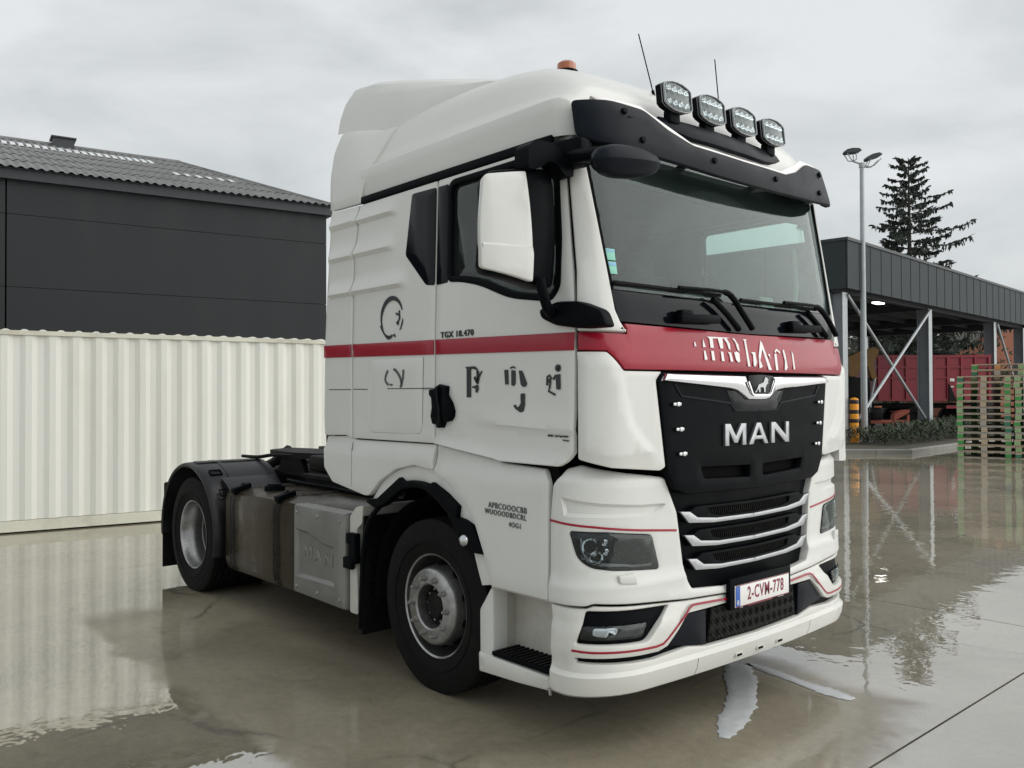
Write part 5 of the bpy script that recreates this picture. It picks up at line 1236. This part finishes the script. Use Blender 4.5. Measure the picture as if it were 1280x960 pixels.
while k < SK: 
    k2 = min(k+.95, SK); loc(rbox(-.03, .02, k+.012, k2-.012, 5.22, 6.80)).build('fascia_panel', 'fascia_panel', shed); k = k2
loc(rbox(-.06, SL+.05, -.06, SK, 6.802, 6.90)).build('fascia_cap', 'fascia_trim', shed)
loc(rbox(.05, SL, .05, SK, 5.50, 5.60)).build('ceiling', 'canopy_under', shed)
for k_ in (.35, SK-.3): loc(rbox(.05, SL, k_, k_+.2, 5.12, 5.498)).build('edge_beam', 'canopy_under', shed)
for s_ in (.15, 8.5, 17.3, SL-.25): loc(rbox(s_, s_+.2, .56, SK-.31, 5.10, 5.497)).build('cross_beam', 'canopy_under', shed)
for k_ in (1.6, 2.9, 4.2, 5.5, 6.8): loc(rbox(.05, SL, k_, k_+.1, 5.30, 5.4985)).build('purlin', 'canopy_under', shed)
loc(rbox(-.02, SL, SK, SK+.05, 5.15, 6.8)).build('rear_fascia', 'fascia_trim', shed); loc(rbox(SL-.02, SL+.03, .05, SK, 5.15, 6.8)).build('end_fascia', 'fascia_trim', shed)
for s_ in (.30, 8.45, 17.3, SL-.4):
    for k_ in (.2, SK-.7):
        loc(rbox(s_-.012, s_+.012, k_+.022, k_+.428, .0, 5.119)).build('column', 'column_grey', shed)
        c_ = loc(rbox(s_-.19, s_+.19, k_, k_+.020, .0, 5.119)).build('column_flange', 'galvanised', shed); loc(rbox(s_-.19, s_+.19, k_+.43, k_+.45, .0, 5.119)).build('column_flange', 'column_grey', shed)
for a, b in (((.45, .18, 5.05), (8.25, .18, .45)), ((8.25, .14, 5.05), (.45, .14, .45)), ((17.5, .16, 5.05), (SL-.5, .16, .45))):
    mb = MB(); mb.tube([RQ(*a), RQ(*b)], .055, 8); loc(mb).build('cross_brace', 'galvanised', shed)
loc(rbox(5.1, 5.7, .95, 1.2, 5.18, 5.24)).build('ceiling_lamp', 'lit_lamp', shed, label='lit ceiling lamp')

# placing helper: a spot on the ground at a bearing and a distance from where the photographer stood
CAMP = Vector((2.592, -4.166, 0)); FW = Vector((-.749, .663, 0)); RTV = Vector((.663, .749, 0))
def at(px, dep): return CAMP+FW*dep+RTV*((px-640)/1070.65*dep)
def face(o): o.rotation_euler.z = math.atan2(RTV.y, RTV.x)

# ---- kerbed island
kerb = empty('kerbed_bed', (-8.26, 20.8, 0), label='raised bed edged with concrete kerbs in front of the shed', category='kerb')
Linv = kerb.location.copy()
line = [Vector(p) for p in ((-19.0, 10.2, 0), (-9.68, 19.35, 0), (-8.26, 20.8, 0), (-8.56, 24.77, 0), (-9.9, 45.0, 0))]
for a, b in zip(line, line[1:]):
    L_ = (b-a).length; n = int(L_/1.0); d = (b-a)/L_; q = Vector((-d.y, d.x, 0))
    if q.dot(Vector((-14, 26, 0))-a) < 0: q = -q
    for i in range(n):
        p0, p1 = a+d*(L_*i/n+.006), a+d*(L_*(i+1)/n-.006)
        mb = MB(); prof = [(0, -.02), (0, .11), (.03, .14), (.16, .14), (.16, -.02)]
        mb.add([p+q*u+Vector((0, 0, z)) for p in (p0, p1) for u, z in prof], [(0, 5, 6, 1), (1, 6, 7, 2), (2, 7, 8, 3), (3, 8, 9, 4), (0, 1, 2, 3, 4), (9, 8, 7, 6, 5)]); loc(mb).build('kerb_stone', 'kerb_concrete', kerb, smooth=False)
sl_ = MB(); sl_.add([(-18.9, 10.6, .118), (-9.8, 19.5, .118), (-8.45, 20.9, .118), (-8.75, 24.77, .118), (-10.05, 45, .118), (-30, 45, .118), (-30, 12, .118)], [tuple(range(7))]); loc(sl_).build('bed_floor', 'soil', kerb, smooth=False)
# low spreading shrubs
sh = MB(); rnd = random.Random(4)
def inbed(p): 
    v = RQ(0, 0, 0); r = p-A1; s_ = r.dot(d1); k_ = -r.dot(n1_); return -1.5 < s_ < 12 and -1.9 < k_ < .05
cnt = 0
while cnt < 6500:
    x, y = rnd.uniform(-12.6, -8.9), rnd.uniform(22.2, 36); p = Vector((x, y, 0))
    if not inbed(p) or (x > -8.9-.064*(y-20.8)): continue
    hmax = .30+.38*(.5+.5*math.sin(x*2.1+y*1.3)*math.cos(y*.9)); z = .12+hmax*rnd.random()**.6
    a = rnd.uniform(0, 2*PI); l_ = rnd.uniform(.10, .26); w = rnd.uniform(.012, .03); d = Vector((math.cos(a), math.sin(a), rnd.uniform(.0, 1.1))).normalized()*l_; q = d.cross(Vector((0, 0, 1))).normalized()*w
    c = Vector((x, y, z)); sh.add([c-q, c+q, c+d+q*.4, c+d-q*.4], [(0, 1, 2, 3)]); cnt += 1
me = tomesh(sh.v, sh.f, False); link('shrub_cover', me, 'shrub_green', None, label='low spreading green shrubs filling the kerbed bed', category='shrubs', kind='stuff')

# ---- lamp post
lp = empty('lamp_post', at(1080, 28.9)+Vector((0, 0, .12)), label='tall galvanised lamp post with two floodlights', category='lamp post'); face(lp)
mb = MB(); mb.cyl((0, 0, 0), (0, 0, 9.35), .115, .072, 14); mb.build('pole', 'galvanised', lp)
mb = MB(); mb.box((0, 0, .02), (.42, .42, .04), None, .008); mb.build('base_plate', 'galvanised', lp)
mb = MB(); mb.tube([(-.30, 0, 9.50), (.0, 0, 9.40), (.20, 0, 9.29)], .035, 8); mb.cyl((0, 0, 9.28), (0, 0, 9.44), .10, .09, 12); mb.build('cross_arm', 'galvanised', lp)
for x0, z0, tx, tz in ((-.30, 9.50, -.16, .25), (.20, 9.29, .18, .27)):
    mb = MB()
    for dy in (-.13, .13): mb.tube([(x0, 0, z0), (x0+tx*.2-.08, dy, z0+.04), (x0+tx*.9-.1, dy, z0+tz)], .018, 6); mb.tube([(x0, 0, z0), (x0+tx*.3+.12, dy, z0+.04), (x0+tx+.22, dy, z0+tz)], .018, 6)
    br = mb.build('lamp_bracket', 'galvanised', lp)
    mb = MB(); rot = Matrix.Rotation(-.06 if tx < 0 else -.30, 3, 'Y')
    pts = [(-.26, .0), (-.22, .07), (-.03, .105), (.20, .085), (.28, .0), (.22, -.035), (-.22, -.05)]
    vsL = [rot @ Vector((a, -.17, b))+Vector((x0+tx*.6+.06, 0, z0+tz+.06)) for a, b in pts]; n = len(pts)
    mb.add(vsL+[v+Vector((0, .34, 0)) for v in vsL], [tuple(range(n)), tuple(reversed(range(n, 2*n)))]+[(i, n+i, n+(i+1) % n, (i+1) % n) for i in range(n)]); mb.build('floodlight', 'fascia_trim', lp)
# ---- bollard
bo = empty('bollard', at(1067.5, 28.6)+Vector((0, 0, .12)), label='orange bollard with black bands beside the lamp post', category='bollard')
mb = MB(); mb.lathe([(.145, 0), (.145, 1.40), (.13, 1.455), (.07, 1.49), (0, 1.50)], (0, 0, 0), 24); mb.v = [Vector((v.x, v.z, v.y)) for v in mb.v]; mb.build('post', 'orange_paint', bo)
for z in (.66, .96, 1.29):
    mb = MB(); mb.lathe([(.1465, z), (.1475, z+.004), (.1475, z+.126), (.1465, z+.13)], (0, 0, 0), 24); mb.v = [Vector((v.x, v.z, v.y)) for v in mb.v]; mb.build('black_band', 'bollard_black', bo)

# ---- pallets
PW, PD, PH_ = 1.27, .86, .170
def bm_box(c, d):
    mb = MB(); mb.box(c, d); mb.fixn(); return tomesh(mb.v, mb.f, False)
board_me = bm_box((0, 0, 0), (PW, .13, .022)); str_me = bm_box((0, 0, 0), (.145, PD, .022)); block_me = bm_box((0, 0, 0), (.145, .13, .098)); base_me = bm_box((0, 0, 0), (PW, .11, .022))
for me_ in (board_me, str_me, block_me, base_me): me_.materials.append(M['pallet_wood'])
def setm(o, m): o.material_slots[0].link = 'OBJECT'; o.material_slots[0].material = M[m]
ords = ['bottom', 'second', 'third', 'fourth', 'fifth', 'sixth', 'seventh', 'eighth', 'ninth', 'tenth', 'eleventh', 'twelfth', 'thirteenth', 'fourteenth', 'fifteenth', 'sixteenth', 'seventeenth', 'eighteenth']
greens = ['pallet_green', 'pallet_pale_green', 'pallet_dark_green', 'pallet_pale_green', 'pallet_green']
rp_ = random.Random(11)
def pallet_stack(P0, rz, n, which, grp, pitch=None):
    pitch = pitch or PH_
    for i in range(n):
        g1, g2 = rp_.choice(greens), rp_.choice(greens); mid = rp_.choice(['pallet_wood', 'pallet_grey_wood', 'pallet_wood', 'pallet_orange' if rp_.random() < .3 else 'pallet_wood']); bc = rp_.choice(['pallet_wood', 'pallet_grey_wood'])
        name_i = ('bottom' if i == 0 else 'topmost' if i == n-1 else ords[i]+' from the ground,')
        lab = '%s pallet of the %s' % (name_i.rstrip(',') if i in (0, n-1) else name_i, which)
        e_ = empty('pallet', P0+Vector((rp_.uniform(-.02, .02), rp_.uniform(-.02, .02), i*pitch)), label=lab.replace(',', '')+', green end blocks', category='pallet', group=grp)
        e_.rotation_euler.z = rz+rp_.uniform(-.012, .012)
        for y in (-.365, 0, .365):
            o = link('bottom_board', base_me, None, e_); o.location = (0, y, .011); setm(o, bc)
            for x, m_ in ((-PW/2+.0725, g1), (0, mid), (PW/2-.0725, g2)):
                o = link('block', block_me, None, e_); o.location = (x, y, .022+.049); setm(o, m_)
        for x in (-PW/2+.0725, 0, PW/2-.0725): o = link('stringer_board', str_me, None, e_); o.location = (x, 0, .131); setm(o, bc)
        for y in (-.365, -.18, 0, .18, .365): o = link('deck_board', board_me, None, e_); o.location = (0, y, .1535-.001*(i % 2)); setm(o, bc)
base_dir = math.atan2(.40, 1.22)
pc = Vector((-6.25, 20.6, 0)); nrm = Vector((-math.sin(base_dir), math.cos(base_dir), 0)); dirv = Vector((math.cos(base_dir), math.sin(base_dir), 0))
pallet_stack(pc+nrm*.43, base_dir, 13, 'left stack nearest the bed', 'pallets stacked at the yard edge')
pallet_stack(pc+dirv*1.34+nrm*.40, base_dir+.02, 13, 'right stack cut by the frame', 'pallets stacked at the yard edge')
pallet_stack(pc+dirv*.30+nrm*1.34, base_dir-.01, 15, 'taller stack standing behind', 'pallets stacked at the yard edge', .1705)
pallet_stack(pc+dirv*1.62+nrm*1.50, base_dir+PI/2, 14, 'far stack turned sideways', 'pallets stacked at the yard edge')

# ---- red trailer under the shed
tr = empty('tipping_trailer', at(1168, 38.0), label='red farm tipping trailer parked under the shed', category='trailer'); face(tr)
W2 = 2.55
def tb_(name, c, d, m='trailer_red', par=None, b=0):
    mb = MB(); mb.box(c, d, None, b); return mb.build(name, m, par or tr)
body = tb_('body', (0, 1.2, 2.42), (W2*2, 2.3, 2.0))
for i in range(9): tb_('body_post', (-W2+.1+i*(2*W2-.2)/8, .02, 2.42), (.10, .07, 2.0))
for z in (3.40, 2.92, 2.45, 1.46): tb_('body_rail', (0, .028, z), (2*W2, .06, .11 if z > 3.3 else .07))
tb_('inner_floor', (0, 1.2, 3.30), (W2*2-.2, 2.1, .262), 'seam_dark')
for z in (2.35, 2.05): tb_('notice', (.78, -.022, z), (.20 if z > 2.2 else .12, .012, .13 if z > 2.2 else .06), 'letter_white')
tb_('frame', (0, 1.2, 1.20), (W2*2+.2, .9, .22), 'chassis_black'); tb_('bumper_bar', (1.4, .1, 1.15), (1.7, .10, .14), 'trailer_red')
for x in (-.9, 1.75):
    for y in (.15, 1.95):
        mb = MB(); mb.lathe([(.0, -.10), (.30, -.12), (.32, -.17), (.56, -.17), (.60, -.12), (.60, .12), (.56, .17), (0, .17)], (x, y, .60), 28); mb.build('wheel', 'rubber', tr)
tb_('mudguard', (-1.55, .10, .95), (.55, .5, .06), 'rust_red'); 
mb = MB(); mb.prism([(.62, 1.4), (.98, 1.4), (1.05, 1.25), (.62, 2.2)], lambda x, z: (x, -.06, z), (0, .05, 0)); mb.build('prop_stay', 'chassis_black', tr)
# implement with red fender in front of it
im = empty('plough_frame', at(1112, 34.5), label='rusty red implement on the ground before the trailer', category='implement'); face(im)
def ib(name, c, d, m, rot=None, b=.01):
    mb = MB(); mb.box(c, d, rot, b); return mb.build(name, m, im)
mb = MB(); mb.prism(rounded([(.10, .62), (.16, .92), (.45, 1.08), (.78, 1.10), (.74, .98), (.40, .80)], .04), lambda x, z: (x, -.1, z), (0, .35, 0)); mb.build('fender', 'rust_red', im)
ib('beam', (-.15, 0, .62), (1.7, .12, .14), 'rust_red'); ib('leg', (.72, 0, .45), (.09, .12, .9), 'rust_red'); ib('leg', (.20, 0, .30), (.10, .12, .6), 'rust_red'); ib('leg', (-.85, 0, .50), (.12, .14, 1.0), 'chassis_black')
ib('headstock', (-.55, 0, .95), (.42, .3, .50), 'chassis_black', None, .04); ib('tail_lamp', (-.55, -.17, 1.22), (.30, .06, .07), 'amber_lens')
mb = MB(); mb.lathe([(.0, -.07), (.30, -.09), (.34, 0), (.30, .09), (0, .07)], (.42, .2, .36), 24); mb.build('wheel', 'rubber', im)
# yellow machine at the left column
ym = empty('yellow_loader', at(1083, 37.0), label='yellow loader arm behind the lamp post', category='loader'); face(ym)
mb = MB(); mb.prism(rounded([(-.75, 2.5), (-.78, 3.35), (-.30, 3.60), (.35, 3.75), (.52, 3.62), (.25, 3.05), (.40, 2.35), (.22, 2.30), (.02, 2.95), (-.35, 2.75), (-.45, 2.5)], .05), lambda x, z: (x, -.15, z), (0, .30, 0)); mb.build('boom', 'machine_yellow', ym)
mb = MB(); mb.box((-.45, .6, 1.5), (1.2, 1.5, 1.9), None, .1); mb.build('body', 'chassis_black', ym)
mb = MB(); mb.tube([(.28, -.2, 2.4), (.10, -.2, 1.5), (.05, -.2, .9)], .05, 8); mb.build('ram', 'galvanised', ym)
mb = MB(); mb.lathe([(.0, -.15), (.62, -.18), (.66, 0), (.62, .18), (0, .15)], (-.3, 0, .66), 24); mb.build('wheel', 'rubber', ym)

# ---- brick house
ho = empty('brick_house', at(1262, 64.0), label='brick house gable seen below the shed roof', category='house'); face(ho)
mb = MB(); mb.prism([(-4.2, 0), (11, 0), (11, 4.2), (3.4, 9.2), (-4.2, 4.6)], lambda x, z: (x, 0, z), (0, 8, 0)); mb.build('wall', 'brick', ho, smooth=False)
for a, b in (((-4.55, 4.45), (3.4, 9.32)), ((3.4, 9.32), (11.3, 4.15))):
    mb = MB(); mb.add([(a[0], -.15, a[1]), (b[0], -.15, b[1]), (b[0], 8.2, b[1]), (a[0], 8.2, a[1]), (a[0], -.15, a[1]+.16), (b[0], -.15, b[1]+.16), (b[0], 8.2, b[1]+.16), (a[0], 8.2, a[1]+.16)], [(0, 1, 2, 3), (4, 7, 6, 5), (0, 4, 5, 1), (1, 5, 6, 2), (2, 6, 7, 3), (3, 7, 4, 0)]); mb.build('roof', 'twig_grey', ho)

# ---- trees
def spruce(P, H, name, label, seed):
    rg = random.Random(seed); e_ = empty(name, P, label=label, category='tree')
    mb = MB(); mb.tube([(0, 0, 0), (.05, 0, H*.5), (0, .04, H*.97)], [H*.017, H*.010, .03], 10); mb.build('trunk', 'bark', e_)
    br = MB(); cr_ = MB(); z = H*.22
    while z < H*.985:
        f = 1-(z-H*.22)/(H*.78); nb = rg.choice([4, 5, 5, 6]); a0 = rg.uniform(0, 2*PI)
        for i in range(nb):
            a = a0+2*PI*i/nb+rg.uniform(-.35, .35); L_ = (.35+H*.27*f**.80)*rg.uniform(.50, 1.32)*(1+.18*math.cos(a-.85))
            if rg.random() < .10: continue
            d = Vector((math.cos(a), math.sin(a), 0)); pts = []
            for t in range(7):
                u = t/6; pts.append(Vector((0, 0, z))+d*(L_*u)+Vector((0, 0, L_*(.22*(1-f)+.02)*u-.36*L_*f*math.sin(u*PI*.75)*u+.20*L_*max(0, u-.55)**1.3)))
            br.tube(pts, [.05*f+.02-.012*t*.6*f for t in range(7)], 5)
            side = d.cross(Vector((0, 0, 1)))
            nn = int(65+135*f)
            for _ in range(nn):
                u = rg.random()**.75; k = u*6; j = min(5, int(k)); p = pts[j].lerp(pts[j+1], k-j)
                if u < .18: continue
                w = L_*.24*(1-u*.75); off = side*rg.uniform(-w, w)
                hang = rg.uniform(.14, .70)*(.35+.65*f); q = Vector((rg.uniform(-.4, .4), rg.uniform(-.4, .4), -1)).normalized()
                if rg.random() < .45: q = (d*rg.uniform(.3, 1)+side*rg.uniform(-.8, .8)+Vector((0, 0, rg.uniform(-.2, .35)))).normalized()
                v = q*hang; s_ = q.cross(Vector((rg.uniform(-1, 1), rg.uniform(-1, 1), rg.uniform(-1, 1)))).normalized()*rg.uniform(.04, .095)
                c = p+off*rg.random()+Vector((0, 0, rg.uniform(-.06, .08)))
                cr_.add([c-s_*.5, c+s_*.5, c+v*.55+s_, c+v, c+v*.5-s_], [(0, 1, 2, 3, 4)])
        z += H*rg.uniform(.018, .030)
    link('limbs', tomesh(br.v, br.f), 'bark', e_); link('crown', tomesh(cr_.v, cr_.f, False), 'spruce_needles', e_, kind='stuff')
    return e_
spruce(at(1138, 60.0), 18.9, 'spruce_tree', 'tall dark spruce rising behind the shed roof', 3)
def tree(P, H, R, name, label, seed, leaf, n=5200, bare=False, sz=.18):
    rg = random.Random(seed); e_ = empty(name, P, label=label, category='tree'); mb = MB(); tips = []
    def grow(p, d, L_, r, lev):
        pts = [p]; q = p
        for t in range(4):
            d = (d+Vector((rg.uniform(-.22, .22), rg.uniform(-.22, .22), rg.uniform(-.06, .14)))).normalized(); q = q+d*(L_/4); pts.append(q)
        mb.tube(pts, [r*(1-.12*t) for t in range(5)], 6 if lev < 2 else 4); tips.append((pts[-1], lev)); tips.append((pts[2], lev))
        if lev < (4 if bare else 3):
            for _ in range(rg.choice([3, 3, 4])):
                dd = (d*.7+Vector((rg.uniform(-1, 1), rg.uniform(-1, 1), rg.uniform(-.25, .75)))*.85).normalized(); grow(pts[rg.choice([2, 3, 4])], dd, L_*rg.uniform(.55, .78), r*.52, lev+1)
    grow(Vector((0, 0, 0)), Vector((0, 0, 1)), H*.36, H*.022, 0)
    link('trunk', tomesh(mb.v, mb.f), 'bark' if not bare else 'twig_grey', e_)
    cl = [t for t, l in tips if l >= 2]; cm = MB()
    for _ in range(n):
        c = rg.choice(cl)+Vector((rg.gauss(0, R*.13), rg.gauss(0, R*.13), rg.gauss(0, R*.11)))
        a = Vector((rg.uniform(-1, 1), rg.uniform(-1, 1), rg.uniform(-1, 1))).normalized(); b = a.orthogonal().normalized()
        s_ = rg.uniform(.5, 1.2)*sz; cm.add([c-a*s_, c+b*s_*.5, c+a*s_, c-b*s_*.5], [(0, 1, 2, 3)])
    link('crown', tomesh(cm.v, cm.f, False), leaf, e_, kind='stuff'); return e_
tree(at(1096, 62), 8.5, 5.5, 'bare_tree', 'greyish bare tree behind the left half of the trailer', 21, 'twig_grey', 2600, True, .12)
tree(at(1132, 66), 9.5, 6, 'leafy_tree', 'dark leafy tree behind the cross braces', 22, 'leaf_dark', 5200)
tree(at(1160, 70), 9.0, 6, 'bare_tree', 'greyish bare tree just left of the second shed column', 23, 'twig_grey', 2400, True, .12)
tree(at(1196, 66), 9.2, 6, 'leafy_tree', 'dark leafy tree between second column and brick gable', 24, 'leaf_dark', 3600)
tree(at(1215, 58), 4.3, 4, 'leafy_tree', 'low green tree in front of the brick gable', 26, 'leaf_dark', 4200)
tree(at(1060, 72), 8.5, 6, 'leafy_tree', 'dark leafy tree behind the shed end column', 25, 'leaf_dark', 5200)
hd_ = MB(); rg = random.Random(8)
for _ in range(20000):
    px = rg.uniform(330, 1420); p = at(px, rg.uniform(84, 92))+Vector((0, 0, rg.random()**.7*(3.6+1.0*math.sin(px*.05)))); a = Vector((rg.uniform(-1, 1), rg.uniform(-1, 1), rg.uniform(-1, 1))).normalized(); b = a.orthogonal().normalized(); s_ = rg.uniform(.15, .4)
    hd_.add([p-a*s_, p+b*s_*.6, p+a*s_, p-b*s_*.6], [(0, 1, 2, 3)])
link('far_hedge', tomesh(hd_.v, hd_.f, False), 'leaf_dark', None, label='dark hedge in the far distance behind the shed', category='hedge', kind='stuff')

# ---- pale ragged streak on the wet concrete before the bumper
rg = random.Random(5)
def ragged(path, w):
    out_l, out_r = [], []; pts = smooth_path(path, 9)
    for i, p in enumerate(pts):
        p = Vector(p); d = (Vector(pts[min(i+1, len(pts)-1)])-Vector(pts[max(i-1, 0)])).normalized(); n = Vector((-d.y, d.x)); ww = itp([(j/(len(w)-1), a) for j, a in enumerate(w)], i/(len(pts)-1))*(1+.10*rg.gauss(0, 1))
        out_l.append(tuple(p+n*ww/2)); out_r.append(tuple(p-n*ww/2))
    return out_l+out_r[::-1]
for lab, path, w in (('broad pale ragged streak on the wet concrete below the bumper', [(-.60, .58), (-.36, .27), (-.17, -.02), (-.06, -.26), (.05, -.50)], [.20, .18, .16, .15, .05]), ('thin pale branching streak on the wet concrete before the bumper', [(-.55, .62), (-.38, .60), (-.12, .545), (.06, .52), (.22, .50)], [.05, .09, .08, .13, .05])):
    poly = ragged(path, w); panel('pale_streak', poly, lambda a, b: (a, b, .0035), 'streak_pale', None, off=.0, thick=.002, bevel=.0006, res=.05, ref=lambda P: P-Vector((0, 0, 1)), label=lab, category='stain')  # flat pale ragged shapes lying just above the slab
